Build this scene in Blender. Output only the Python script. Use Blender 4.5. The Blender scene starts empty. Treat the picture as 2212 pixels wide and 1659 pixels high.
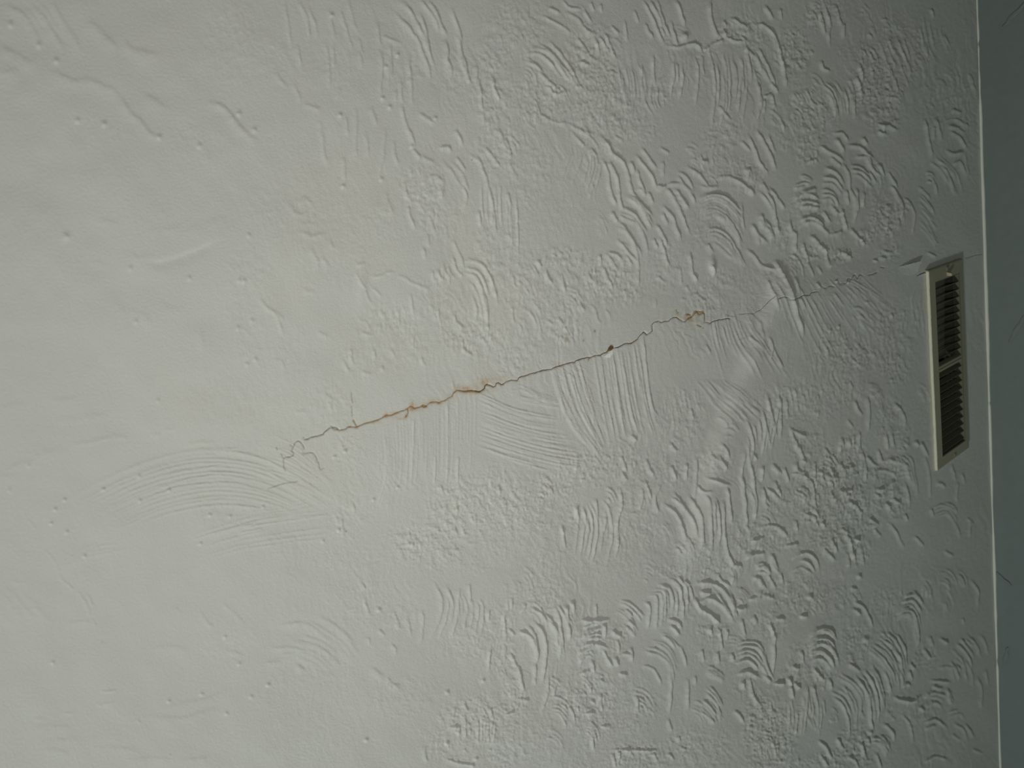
import bpy, math, random
import numpy as np
from mathutils import Matrix, Vector
C = bpy.context.scene.collection
rng = np.random.default_rng(7)
random.seed(7)

# ------------------------------------------------------------------ camera
W, H = 2212.0, 1659.0
F = 1661.0                                   # focal length in picture widths of 2212
D = 0.551                                    # camera below the ceiling, metres
ZC = 2.44                                    # ceiling height
v1 = np.array([3196 - W/2, 159 - H/2, F])    # direction towards the wall
e0, e1 = np.array([2110., 0.]), np.array([2160., 1659.])   # the joint of ceiling and wall
cc = np.array([W/2, H/2])
tt = -(F*F + v1[:2] @ (e0-cc)) / (v1[:2] @ (e1-e0))
v2 = np.append(e0 - cc + tt*(e1-e0), F)      # direction along the wall
R1 = v1/np.linalg.norm(v1); R2 = v2/np.linalg.norm(v2); R3 = np.cross(R1, R2)
RM = np.array([R1, R2, R3])

def plane(x, y, h=0.0):
    """point of the ceiling (or of a plane h metres below it) seen along a direction"""
    d = np.stack([np.asarray(x, float)-cc[0], np.asarray(y, float)-cc[1], np.full(np.shape(x), F)], -1) @ RM.T
    return d[..., :2]/d[..., 2:]*(D-h)

def unplane(u, v, h=0.0):
    p = np.stack([u, v, np.full(np.shape(u), D-h)], -1) @ RM
    return p[..., 0]/p[..., 2]*F + cc[0], p[..., 1]/p[..., 2]*F + cc[1]

cam_d = bpy.data.cameras.new('camera'); cam = bpy.data.objects.new('camera', cam_d); C.objects.link(cam)
cam_d.sensor_width = 36.0; cam_d.lens = 36.0*F/W; cam_d.clip_start = 0.01
rt = Vector((R1[0], R2[0], R3[0])); dn = Vector((R1[1], R2[1], R3[1])); fw = Vector((R1[2], R2[2], R3[2]))
M = Matrix.Identity(4)
for i in range(3):
    M[i][0], M[i][1], M[i][2] = rt[i], -dn[i], -fw[i]
M[2][3] = ZC - D
cam.matrix_world = M
cam_d.dof.use_dof = True; cam_d.dof.focus_distance = 0.95; cam_d.dof.aperture_fstop = 8.0
bpy.context.scene.camera = cam

# ------------------------------------------------------------------ light
sc = bpy.context.scene
sc.view_settings.view_transform = 'Standard'; sc.view_settings.look = 'None'
sc.view_settings.gamma = 1.0; sc.view_settings.use_curve_mapping = False
sc.view_settings.exposure = 0.0
wd = bpy.data.worlds.new('world'); sc.world = wd; wd.use_nodes = True
wd.node_tree.nodes['Background'].inputs[0].default_value = (0.75, 1.0, 0.85, 1)
wd.node_tree.nodes['Background'].inputs[1].default_value = 0.010

def area(name, loc, target, sx, sy, power, col):
    l = bpy.data.lights.new(name, 'AREA'); l.shape = 'RECTANGLE'; l.size = sx; l.size_y = sy
    l.energy = power; l.color = col
    o = bpy.data.objects.new(name, l); C.objects.link(o); o.location = loc
    o.rotation_euler = (Vector(target)-Vector(loc)).to_track_quat('-Z', 'Y').to_euler()
    return o
# daylight of the room's window, low beside the picture, and a lamp standing below
area('window_light', (-1.40, 1.55, ZC-0.82), (1.45, -0.2, ZC-0.15), 0.26, 0.22, 27.5, (0.91, 1.0, 0.94))
ll = bpy.data.lights.new('lamp_light', 'POINT'); ll.energy = 5.6; ll.color = (1.0, 0.962, 0.87); ll.shadow_soft_size = 0.05
lo_ = bpy.data.objects.new('lamp_light', ll); C.objects.link(lo_); lo_.location = (0.27, 0.11, ZC-0.62)

# ------------------------------------------------------------------ materials
def mat(name, col, rough=0.6, spec=0.3):
    m = bpy.data.materials.new(name); m.use_nodes = True
    b = m.node_tree.nodes['Principled BSDF']
    b.inputs['Base Color'].default_value = (*col, 1); b.inputs['Roughness'].default_value = rough
    b.inputs['Specular IOR Level'].default_value = spec
    return m

def add_noise(m, scale, bump, colvar=0.0, dist=0.001, detail=4):
    nt = m.node_tree; b = nt.nodes['Principled BSDF']
    tc = nt.nodes.new('ShaderNodeTexCoord'); nz = nt.nodes.new('ShaderNodeTexNoise')
    nz.inputs['Scale'].default_value = scale; nz.inputs['Detail'].default_value = detail
    nt.links.new(tc.outputs['Object'], nz.inputs['Vector'])
    bp = nt.nodes.new('ShaderNodeBump'); bp.inputs['Strength'].default_value = bump; bp.inputs['Distance'].default_value = dist
    nt.links.new(nz.outputs['Fac'], bp.inputs['Height']); nt.links.new(bp.outputs['Normal'], b.inputs['Normal'])
    if colvar:
        base = b.inputs['Base Color'].default_value[:]
        rp = nt.nodes.new('ShaderNodeMixRGB')
        rp.inputs[1].default_value = tuple(c*(1-colvar) for c in base[:3]) + (1,)
        rp.inputs[2].default_value = tuple(min(1, c*(1+colvar)) for c in base[:3]) + (1,)
        nt.links.new(nz.outputs['Fac'], rp.inputs[0]); nt.links.new(rp.outputs[0], b.inputs['Base Color'])
    return m

M_wall = add_noise(mat('wall_paint', (0.18, 0.21, 0.205), 0.6, 0.2), 60, 0.35, 0.05, 0.003)
M_bead = add_noise(mat('caulk', (0.68, 0.68, 0.61), 0.5), 300, 0.3, 0.05)
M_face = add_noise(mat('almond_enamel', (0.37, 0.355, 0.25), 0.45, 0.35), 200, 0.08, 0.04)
M_enamel_shade = add_noise(mat('almond_enamel_shaded', (0.135, 0.135, 0.095), 0.5, 0.3), 200, 0.08, 0.05)  # the face enamel again, darker: shade of louvers and throat put into the colour
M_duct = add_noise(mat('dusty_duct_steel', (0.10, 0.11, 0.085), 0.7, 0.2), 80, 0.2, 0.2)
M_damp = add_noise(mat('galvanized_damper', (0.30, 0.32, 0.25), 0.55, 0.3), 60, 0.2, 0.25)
M_edge_lit = add_noise(mat('edge_paint_lit', (0.70, 0.67, 0.55), 0.6, 0.2), 300, 0.4, 0.06)  # rough edge paint, paler than the face so the rim looks lit
M_screw = add_noise(mat('screw_steel', (0.22, 0.20, 0.14), 0.4, 0.5), 500, 0.2, 0.2)
M_brass = add_noise(mat('lever_metal', (0.42, 0.36, 0.22), 0.4, 0.5), 300, 0.1, 0.1)
M_crackr = add_noise(mat('crack_rust', (0.34, 0.20, 0.07), 0.9, 0.1), 900, 0.2, 0.45)
M_crackd = add_noise(mat('crack_dirt', (0.18, 0.135, 0.075), 0.9, 0.1), 900, 0.2, 0.35)
M_crackg = add_noise(mat('crack_grey', (0.27, 0.27, 0.23), 0.9, 0.1), 900, 0.2, 0.3)
M_chip = add_noise(mat('bare_plaster', (0.97, 0.97, 0.95), 0.9, 0.1), 700, 0.4, 0.05)
M_hole = add_noise(mat('stained_paper', (0.20, 0.13, 0.06), 0.9, 0.1), 900, 0.5, 0.4)

# plaster: white paint, with stains carried by the surface in a colour attribute
M_ceil = mat('ceiling_plaster', (0.72, 0.72, 0.69), 0.55, 0.25)
nt = M_ceil.node_tree; b = nt.nodes['Principled BSDF']
at = nt.nodes.new('ShaderNodeAttribute'); at.attribute_name = 'stain'
sep = nt.nodes.new('ShaderNodeSeparateColor'); nt.links.new(at.outputs['Color'], sep.inputs[0])
tc = nt.nodes.new('ShaderNodeTexCoord')
n1 = nt.nodes.new('ShaderNodeTexNoise'); n1.inputs['Scale'].default_value = 750; n1.inputs['Detail'].default_value = 5
n2 = nt.nodes.new('ShaderNodeTexNoise'); n2.inputs['Scale'].default_value = 9; n2.inputs['Detail'].default_value = 3
nt.links.new(tc.outputs['Object'], n1.inputs['Vector']); nt.links.new(tc.outputs['Object'], n2.inputs['Vector'])
bp = nt.nodes.new('ShaderNodeBump'); bp.inputs['Strength'].default_value = 0.6; bp.inputs['Distance'].default_value = 0.0005
nt.links.new(n1.outputs['Fac'], bp.inputs['Height']); nt.links.new(bp.outputs['Normal'], b.inputs['Normal'])
base = nt.nodes.new('ShaderNodeMixRGB'); base.inputs[1].default_value = (0.71, 0.72, 0.70, 1); base.inputs[2].default_value = (0.74, 0.725, 0.69, 1)
nt.links.new(n2.outputs['Fac'], base.inputs[0])
mr = nt.nodes.new('ShaderNodeMixRGB'); mr.inputs[2].default_value = (0.52, 0.33, 0.12, 1)
nt.links.new(sep.outputs[0], mr.inputs[0]); nt.links.new(base.outputs[0], mr.inputs[1])
md = nt.nodes.new('ShaderNodeMixRGB'); md.inputs[2].default_value = (0.06, 0.055, 0.035, 1)
nt.links.new(sep.outputs[1], md.inputs[0]); nt.links.new(mr.outputs[0], md.inputs[1])
nt.links.new(md.outputs[0], b.inputs['Base Color'])

# ------------------------------------------------------------------ mesh helpers
def link(name, me, m, parent=None, smooth=False):
    o = bpy.data.objects.new(name, me); C.objects.link(o)
    if m: me.materials.append(m)
    if parent: o.parent = parent
    if smooth: me.polygons.foreach_set('use_smooth', np.ones(len(me.polygons), bool))
    return o

def pydata(name, v, f, m, parent=None, smooth=False):
    me = bpy.data.meshes.new(name); me.from_pydata([tuple(map(float, p)) for p in v], [], f); me.update()
    return link(name, me, m, parent, smooth)

def grid_mesh(name, P, keep=None):
    nr, nc = P.shape[:2]
    idx = np.arange(nr*nc).reshape(nr, nc)
    q = np.stack([idx[:-1, :-1], idx[:-1, 1:], idx[1:, 1:], idx[1:, :-1]], -1).reshape(-1, 4)[:, ::-1]
    q = q.reshape(nr-1, nc-1, 4)
    q = q[keep] if keep is not None else q.reshape(-1, 4)
    me = bpy.data.meshes.new(name)
    me.vertices.add(nr*nc); me.vertices.foreach_set('co', P.reshape(-1).astype(np.float32))
    me.loops.add(q.size); me.loops.foreach_set('vertex_index', q.reshape(-1).astype(np.int32))
    me.polygons.add(len(q)); me.polygons.foreach_set('loop_start', (np.arange(len(q))*4).astype(np.int32))
    me.update(calc_edges=True)
    me.polygons.foreach_set('use_smooth', np.ones(len(q), bool))
    return me

# ------------------------------------------------------------------ relief of the ceiling, drawn stroke by stroke (heights in mm)
MG = 60
RH, RW = int(H)+2*MG, int(W)+2*MG
pos = np.zeros((RH, RW), np.float32); neg = np.zeros((RH, RW), np.float32); base_h = np.zeros((RH, RW), np.float32)
rust = np.zeros((RH, RW), np.float32); dirt = np.zeros((RH, RW), np.float32)
LX, LY = -0.86, 0.5                           # the side the light comes from

def vnoise(shape, cx, cy, seed):
    r = np.random.default_rng(seed)
    gy, gx = int(shape[0]/cy)+3, int(shape[1]/cx)+3
    g = r.random((gy, gx)).astype(np.float32)
    y = np.arange(shape[0])/cy; x = np.arange(shape[1])/cx
    yi, xi = y.astype(int), x.astype(int); fy, fx = (y-yi)[:, None], (x-xi)[None, :]
    fy = fy*fy*(3-2*fy); fx = fx*fx*(3-2*fx)
    a = g[yi][:, xi]; bb = g[yi][:, xi+1]; c = g[yi+1][:, xi]; d = g[yi+1][:, xi+1]
    return ((a*(1-fx)+bb*fx)*(1-fy)+(c*(1-fx)+d*fx)*fy).astype(np.float32)*2-1

def fbm(shape, c, seed, octs=4, gain=0.5, ax=1.0):
    o = np.zeros(shape, np.float32); a = 1.0
    for k in range(octs):
        o += a*vnoise(shape, c*ax, c, seed+k*17); a *= gain; c /= 2.0
    return o

def spline(P, step=1.0):
    P = np.asarray(P, float)
    if len(P) == 2: P = np.array([P[0], (P[0]+P[1])/2, P[1]])
    E = np.vstack([2*P[0]-P[1], P, 2*P[-1]-P[-2]]); out = []
    for i in range(1, len(E)-2):
        n = max(2, int(np.linalg.norm(E[i+1]-E[i])/step)); t = np.linspace(0, 1, n, endpoint=False)[:, None]
        a, bq, c, d = E[i-1], E[i], E[i+1], E[i+2]
        out.append(0.5*((2*bq)+(c-a)*t+(2*a-5*bq+4*c-d)*t**2+(-a+3*bq-3*c+d)*t**3))
    out.append(P[-1:]); return np.vstack(out)

def n1d(n, cell):
    k = int(n/cell)+3
    return np.interp(np.arange(n)/cell, np.arange(k), rng.random(k)*2-1)

def stroke(P, w, h, wob=1.0, asym=1.9, taper=0.18):
    """a ridge of plaster (h > 0) or a groove along a curve; steep on the side away from the light"""
    P = spline(P, 1.0); n = len(P)
    if P[0, 0] > 1000 and w < 5: w *= 0.86
    if n < 4: return
    T = np.gradient(P, axis=0); T /= np.linalg.norm(T, axis=1)[:, None]+1e-9
    N = np.stack([-T[:, 1], T[:, 0]], 1)
    P = P + N*(n1d(n, 9)*wob + n1d(n, 28)*wob*1.3)[:, None]
    s = np.linspace(0, 1, n)
    amp = np.clip(np.minimum(s, 1-s)/max(taper, 1e-3), 0, 1)**0.7*(0.84+0.22*n1d(n, 16)+0.08*n1d(n, 4))*h
    wid = w*(1+0.22*n1d(n, 16))
    sg = np.where(N @ np.array([LX, LY]) > 0, 1.0, -1.0)
    buf = pos if h > 0 else neg
    for i in range(n):
        x, y = P[i, 0]+MG, P[i, 1]+MG; ww = wid[i]; r = int(ww*asym*2.2)+2
        x0, y0 = int(x)-r, int(y)-r
        if x0 < 0 or y0 < 0 or x0+2*r+1 > RW or y0+2*r+1 > RH: continue
        ox = np.arange(x0, x0+2*r+1)-x; oy = (np.arange(y0, y0+2*r+1)-y)[:, None]
        dn_ = (ox*N[i, 0]+oy*N[i, 1])*sg[i]; dt = ox*T[i, 0]+oy*T[i, 1]
        k = np.exp(-(dn_/np.where(dn_ > 0, ww*asym, ww*0.62))**2-(dt/ww)**2)*amp[i]
        sl = buf[y0:y0+2*r+1, x0:x0+2*r+1]
        if h > 0: np.maximum(sl, k, out=sl)
        else: np.minimum(sl, k, out=sl)

_t = [0, 0, 1.0]
def tile(x, y, s=560/2212): _t[:] = [x, y, s]
def pts(s): return [(_t[0]+float(a)*_t[2], _t[1]+float(c)*_t[2]) for a, c in (p.split(',') for p in s.split())]
def R_(w, h, *ss, **k):
    for s in ss: stroke(pts(s), w, h, **k)
def Cb(n, w, h, A, B, jit=0.12, wob=0.8, full=0.72):
    """a pass of the comb or brush: n ridges between two curves"""
    a, c = spline(pts(A), 1.0), spline(pts(B), 1.0); m = 12
    if n >= 4: n = int(round(n*1.3)); w *= 0.88
    ra = a[np.linspace(0, len(a)-1, m).astype(int)]; rc = c[np.linspace(0, len(c)-1, m).astype(int)]
    for i in range(n):
        f = (i + rng.uniform(-jit, jit)*2)/max(1, n-1); f = min(1.03, max(-0.03, f))
        Q = ra*(1-f)+rc*f
        i0 = 0 if rng.random() < full else int(rng.integers(0, 5)); i1 = m if rng.random() < full else int(rng.integers(m-5, m))
        if i1-i0 < 3: continue
        stroke(Q[i0:i1], w*rng.uniform(0.8, 1.2), h*rng.uniform(0.55, 1.15), wob=wob)
stip = np.zeros((RH, RW), np.float32)
def St(cx, cy, rx, ry, a):
    x, y = pts('%g,%g' % (cx, cy))[0]; rx *= _t[2]; ry *= _t[2]
    x0, x1 = int(max(0, x+MG-1.5*rx)), int(min(RW, x+MG+1.5*rx)); y0, y1 = int(max(0, y+MG-1.5*ry)), int(min(RH, y+MG+1.5*ry))
    X = (np.arange(x0, x1)-MG-x)/rx; Y = ((np.arange(y0, y1)-MG-y)/ry)[:, None]
    k = a*np.clip(1.35-np.sqrt(X*X+Y*Y), 0, 0.7)/0.7
    sl = stip[y0:y1, x0:x1]; np.maximum(sl, k, out=sl)
def blob(x, y, rx, ry, h, buf=None):
    buf = base_h if buf is None else buf
    x0, x1 = int(max(0, x+MG-3*rx)), int(min(RW, x+MG+3*rx+1)); y0, y1 = int(max(0, y+MG-3*ry)), int(min(RH, y+MG+3*ry+1))
    X = (np.arange(x0, x1)-MG-x)/rx; Y = ((np.arange(y0, y1)-MG-y)/ry)[:, None]
    buf[y0:y1, x0:x1] += h*np.exp(-X*X-Y*Y)
def Bl(r, h, *ss):
    for s in ss:
        x, y = pts(s)[0]; blob(x, y, r, r, h)
# ---- top row of the picture
tile(0, 0)
Cb(4, 8, 1.0, "-60,20 150,95 260,220 340,360", "420,-20 540,190 640,340 700,460", wob=1.2)
R_(9, 0.9, "0,400 130,460 240,530 330,490", "430,610 560,670 660,695 760,690 880,740 960,770 1030,840")
R_(6, 1.0, "1020,830 1110,960 1200,1030 1260,1120 1370,1180", "1780,870 1900,910 2010,1040 2080,1110 2180,1200")
R_(9, 0.8, "0,660 60,615 160,600", "1250,820 1320,860 1390,920", "760,180 870,300 990,410", "1060,370 1150,430 1340,470")
St(850, 1130, 260, 160, 0.5); St(1650, 1250, 260, 180, 0.5); St(1950, 350, 280, 350, 0.45); St(300, 1400, 500, 300, 0.15)
Bl(5, 0.8, "480,520", "890,1060", "1360,1170", "2170,1110", "2040,970", "1700,1245", "660,1030", "330,385", "90,210")
tile(560, 0)
R_(3.4, 0.95, "1190,0 1290,80 1340,180 1395,290 1430,400 1485,545", "1180,120 1330,300 1385,420 1445,570 1465,655", "1440,0 1495,80 1535,160 1600,300",
   "1590,350 1618,440 1605,500 1640,590 1640,660", "1740,460 1775,620 1810,710", "1690,280 1740,480 1750,620", "1370,110 1420,250 1450,420 1480,520", "1640,80 1700,240 1730,370",
   "1990,640 2005,740 2050,855", "1850,550 1880,740 1910,950", "1380,0 1480,130 1530,260")
R_(3.0, 0.6, "220,0 250,200 285,410", "340,20 410,160 430,330", "420,60 480,220 495,330", "600,90 620,200 650,340", "760,0 800,150 830,260", "865,440 880,580",
   "1050,420 1050,640 1035,830", "1115,460 1105,760", "1285,450 1295,680 1305,900", "570,360 600,560 600,760", "640,400 640,560", "330,380 360,560", "1130,380 1130,680", "1010,200 1040,400", "700,90 750,280 800,420",
   "1210,690 1225,900", "1165,780 1160,860")
R_(3.2, 0.8, "1215,890 1260,1080 1295,1150 1335,1255", "1320,1270 1375,1345", "1370,960 1440,1010 1495,1050", "1680,1110 1720,1180 1738,1240", "1540,1265 1610,1255 1645,1290",
   "2040,1095 2075,1170 2110,1290", "1925,1260 2000,1340 2050,1420", "1800,1310 1880,1400 1935,1510 1975,1655", "1690,1340 1770,1450", "1850,1330 1910,1440", "2090,1180 2145,1300 2140,1360")
R_(3.2, 0.55, "1080,1100 1065,1250 1055,1350 1020,1510", "1150,1200 1160,1340 1200,1395", "150,630 190,690 235,745", "300,715 335,800 355,860", "710,1340 730,1400 735,1550", "830,930 825,1200 830,1360", "910,1130 930,1330",
   "1560,1370 1650,1470 1720,1590", "1390,1330 1500,1390", "1290,1440 1300,1500", "1245,1560 1245,1650", "1580,1540 1560,1650", "540,1100 560,1300 590,1400", "740,1000 760,1150", "1060,300 1130,330 1220,370", "2130,1400 2200,1500", "1650,1380 1730,1480 1790,1640", "1500,1490 1585,1560",
   "380,890 520,930", "520,1040 540,1200", "700,760 660,850", "960,920 1000,1060", "860,330 880,460")
St(2000, 750, 170, 420, 0.8); St(1700, 650, 150, 150, 0.5); St(180, 520, 200, 160, 0.45); St(620, 600, 250, 160, 0.3); St(2050, 1250, 200, 300, 0.6); St(1380, 1530, 200, 130, 0.7); St(1250, 640, 160, 130, 0.4); St(2100, 300, 200, 250, 0.5)
Bl(4, 0.9, "1110,915", "1050,840", "1500,1010", "1080,570", "690,985", "620,130", "1040,1530", "715,1590", "1300,1250", "1180,470")
tile(1120, 0)
R_(3.3, 1.0, "260,345 370,480 450,600 550,785", "170,370 300,470 400,600 505,760", "60,455 195,470 290,560 355,660", "100,405 260,450 350,570 440,700", "155,600 250,690 330,745", "240,730 310,800 400,780", "60,520 140,560 200,620")
R_(2.8, 0.85, "410,95 520,180 560,240 650,300", "640,320 680,420 695,470", "680,305 750,420 775,480", "740,290 790,410 830,520", "490,320 560,400 620,520", "560,80 630,190", "700,40 720,100", "620,20 640,90", "370,0 430,60 540,75", "200,130 310,190 400,250 440,290", "1070,200 1150,330",
   "540,440 590,470 660,520", "530,520 600,560", "260,60 350,110", "900,180 930,350", "790,220 850,300", "980,90 1020,190")
R_(3.2, 1.1, "1065,0 1130,130 1200,280 1250,375", "1180,0 1240,180 1295,320", "1350,0 1400,150 1425,215", "1120,0 1200,140 1240,260", "1215,230 1250,300", "1300,180 1340,330 1370,380")
R_(4.0, 1.1, "1640,0 1645,150 1680,270 1720,325")
R_(3.0, 1.0, "1250,372 1310,395 1370,395 1440,372 1530,372 1560,410 1585,455", "1625,410 1690,360 1745,335", "1745,210 1750,260 1780,320 1860,352 1960,350", "1900,310 1950,350", "1590,440 1640,400", "1830,150 1900,200 1950,230", "1760,180 1770,230")
blob(*pts("1415,310")[0], 8, 8, 1.6); blob(*pts("1740,290")[0], 9, 5, 0.8)
R_(2.8, 0.9, "1150,470 1160,600 1165,710", "1315,530 1330,640 1300,830", "1395,550 1400,700 1370,840", "1360,540 1365,700", "1050,570 1055,720", "1500,480 1530,560 1530,680 1510,900", "1570,470 1585,640")
Cb(7, 2.8, 0.95, "1640,420 1670,600 1680,850 1650,1080", "1950,510 1955,720 1910,1060", full=0.6)
R_(3.2, 0.95, "1845,520 1860,700 1850,850", "1940,400 1975,560 1990,700", "2060,440 2140,600 2190,760", "1970,430 2040,500 2080,620", "1910,560 1895,740", "1700,900 1790,1010", "2000,560 2050,740 2060,900 2020,1060", "2090,830 2150,800", "2100,850 2090,960", "2160,800 2190,920")
Cb(6, 2.4, 0.6, "840,560 870,720 885,900", "1060,580 1095,820", full=0.4); Cb(5, 2.2, 0.5, "900,700 920,800 910,950", "1000,740 990,980")
Cb(4, 2.4, 0.6, "1100,700 1080,850 1150,990", "1230,760 1240,920", full=0.4)
R_(3.6, 1.25, "680,1145 740,1210 790,1300 870,1360 930,1460 950,1560 990,1659")
R_(3.2, 1.1, "1000,1320 1080,1420 1130,1500 1185,1615", "1010,1450 1050,1580 1080,1640", "1050,1260 1110,1340 1170,1440", "620,1265 660,1330", "780,1380 830,1500 860,1650", "720,1350 760,1480 780,1640", "960,1380 990,1470")
Cb(4, 2.6, 0.75, "580,1270 585,1420 540,1560", "690,1340 695,1450 640,1659"); Cb(3, 2.2, 0.5, "440,1300 400,1420 380,1500", "540,1320 500,1450 460,1560")
R_(3.4, 1.0, "1360,1465 1440,1510 1500,1630", "1650,1545 1710,1505 1780,1505 1900,1560 1965,1625", "1250,1575 1310,1560 1390,1575 1490,1640", "1550,1330 1570,1375 1620,1380", "1960,1150 2020,1290 2060,1390 2130,1480", "2020,1100 2130,1280 2200,1450", "1170,1610 1250,1580", "1440,1420 1560,1510 1640,1620", "1900,1200 1980,1290", "1360,1500 1420,1600", "2130,1160 2190,1300", "1970,1440 1960,1540", "2080,1560 2150,1650", "1230,1380 1240,1500")
R_(2.6, 0.7, "450,1120 510,1190 570,1250", "400,1040 520,1110 640,1150", "490,1100 600,1160 680,1260", "1210,1250 1290,1300", "820,1160 880,1190", "150,960 300,1030 420,1050")
St(620, 650, 250, 420, 1.0); St(760, 950, 300, 250, 0.9); St(200, 850, 280, 200, 0.85); St(60, 250, 200, 260, 0.5); St(1000, 1090, 200, 150, 0.6); St(1200, 780, 160, 120, 0.6); St(1740, 1150, 160, 170, 0.8); St(1880, 260, 170, 140, 0.9)
St(80, 1450, 250, 250, 0.5); St(700, 1280, 160, 130, 0.6); St(1680, 1400, 190, 130, 0.7); St(2000, 1480, 120, 120, 0.8); St(1560, 430, 150, 80, 0.6)
tile(1580, 0)
R_(3.2, 1.2, "190,212 270,208 350,280 400,400 440,560 470,720", "225,400 310,560 370,720", "125,400 145,470 160,540", "330,700 400,790")
R_(3.6, 0.9, "880,50 920,150 945,215", "965,200 960,320", "200,450 260,560 340,720", "430,490 460,650 465,750", "130,420 220,490", "290,50 360,160")
R_(2.8, 0.9, "800,50 845,200 830,290 850,400", "690,90 730,180", "770,520 780,580 840,610", "1030,760 1040,860 1055,1010", "1090,540 1110,690", "1065,650 1110,810", "540,930 580,960 610,1030", "870,1130 950,1130 1000,1205", "640,1385 720,1350",
   "1390,670 1415,780", "1700,80 1730,150", "770,180 800,290", "690,430 700,450", "1340,330 1400,470", "420,80 430,160", "760,90 800,230")
R_(3.4, 1.2, "1000,1238 1090,1250 1150,1300 1215,1350", "1120,1180 1160,1230", "1250,1120 1310,1140", "1260,1060 1340,1070 1410,1110", "900,1180 960,1290", "1160,1350 1190,1430", "1250,1400 1310,1500")
Cb(6, 2.8, 0.95, "740,715 820,790 870,900 895,1010", "1000,660 1040,800 1050,960"); Cb(4, 2.6, 0.8, "520,800 590,880", "640,760 700,890")
Cb(5, 2.4, 0.6, "490,860 560,900 620,960", "720,850 780,900 830,960", full=0.4)
Cb(3, 3, 1.0, "1020,1400 1110,1420 1190,1490", "1030,1490 1110,1510 1210,1600"); Cb(3, 3, 1.1, "770,1550 870,1570 945,1659", "800,1430 890,1470 960,1570")
Cb(3, 3, 1.1, "540,1580 610,1560 670,1570", "560,1500 620,1490 690,1530")
R_(3, 1.0, "940,1390 1000,1480 1010,1640", "1060,1330 1170,1350 1200,1430 1300,1510", "850,1340 940,1420", "740,1240 800,1270 900,1330 960,1380", "1340,1460 1420,1600", "1180,1460 1240,1560")
Cb(3, 3.2, 0.8, "1860,1115 1950,1165 2020,1260", "1830,1020 1930,1020 2040,1090"); R_(3.2, 0.8, "1880,1405 1950,1380 2000,1450 2025,1510", "1830,1280 1900,1310 1980,1290", "1740,1000 1780,1130 1800,1200", "1650,1020 1680,1200 1720,1340", "1720,1080 1730,1180", "1890,930 1960,960")
Cb(5, 2.8, 0.75, "1700,1380 1820,1480 1900,1659", "1770,1320 1920,1470 1980,1659"); R_(2.6, 0.6, "2000,1300 2010,1420 2030,1500", "1700,1500 1750,1580 1760,1659")
Cb(9, 2.4, 0.5, "1250,330 1330,530 1480,900", "1780,50 1800,300 1880,480", full=0.25); R_(3, 0.7, "1810,300 1850,385", "2030,630 2085,780", "1660,360 1665,500", "1500,520 1530,640")
St(540, 450, 130, 230, 1.0); St(700, 140, 80, 120, 0.9); St(1220, 760, 200, 260, 1.1); St(680, 1000, 200, 230, 0.9); St(1300, 1000, 150, 160, 0.7); St(650, 1300, 120, 110, 1.0); St(1450, 420, 250, 280, 0.5); St(1080, 450, 150, 120, 0.5); St(130, 1500, 130, 150, 0.9); St(1850, 850, 250, 250, 0.35); St(520, 1160, 150, 150, 0.6); St(150, 300, 170, 130, 0.8); St(870, 80, 120, 100, 0.6)
# ---- second row
tile(0, 400)
R_(8, -0.5, "1250,660 1400,655 1550,610 1700,555 1860,480"); R_(7, 0.35, "1280,385 1420,380 1550,350", "1550,420 1700,350", "1120,570 1160,620 1300,600", "780,640 900,680", "1100,1070 1220,1120 1290,1190", "980,1000 1050,1080", "1700,1250 1740,1380", "1380,980 1420,1040 1560,1070", "1780,330 1900,280", "860,300 1000,330")
Bl(7, 0.8, "565,440"); Bl(4, 0.7, "1615,795", "2120,430", "2110,1530", "2180,1490", "1110,710", "2080,820", "2040,815", "1160,1165", "2030,1220", "2150,1160")
St(600, 420, 280, 150, 0.25); St(2100, 900, 250, 400, 0.4); St(1300, 250, 250, 150, 0.25); St(2130, 1300, 150, 250, 0.45)
tile(560, 400)
R_(3, 0.75, "1245,0 1255,80 1300,155", "1565,0 1560,110", "1745,0 1775,90 1755,200", "1270,170 1300,290 1335,380", "1435,250 1475,320 1495,390", "1660,470 1700,550 1730,640 1745,710", "0,960 80,1050 150,1120 205,1280", "780,1385 790,1480 805,1530", "880,1590 950,1610", "1650,1090 1700,1180 1760,1230", "1740,1390 1820,1460", "1050,1550 1060,1580")
Cb(6, 2.6, 0.75, "1900,0 1900,150 1920,320", "2180,0 2200,300 2212,600", full=0.4); R_(3, 1.0, "1960,0 1985,120 2010,300 2015,410", "1880,220 1890,340", "2120,60 2150,200")
Cb(4, 2.8, 1.0, "1740,640 1890,670 1980,820 2030,1000 2055,1160", "1745,850 1810,920 1850,1040 1860,1160"); R_(3.2, 1.0, "1800,740 1890,840 1925,1000 1950,1130 1950,1265")
Cb(4, 2.8, 0.8, "1485,725 1500,790 1535,815", "1660,620 1690,720 1745,780"); R_(2.4, 0.6, "1580,670 1575,800", "1620,700 1635,850", "2160,760 2190,880", "2160,1040 2170,1180", "2100,960 2110,1010", "1530,1060 1535,1150")
R_(2.0, 0.6, "830,695 855,680 885,665", "940,775 1040,770 1110,735 1150,752", "1170,765 1240,785 1290,825 1360,855 1450,885", "820,740 870,830 915,885", "960,870 1010,910 1050,950", "905,890 935,980 960,1010")
blob(*pts("880,860")[0], 12, 40, 0.7)
R_(4, 0.5, "430,540 490,640 500,740", "540,620 600,700", "260,140 300,230 390,250", "600,480 630,540", "340,400 450,430 560,410", "1080,60 1090,150 1060,260", "1080,110 1150,250", "380,890 470,920", "500,1250 590,1290", "1790,620 1870,640", "380,100 440,150", "130,1490 190,1500 210,1560", "150,1090 200,1140")
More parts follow.
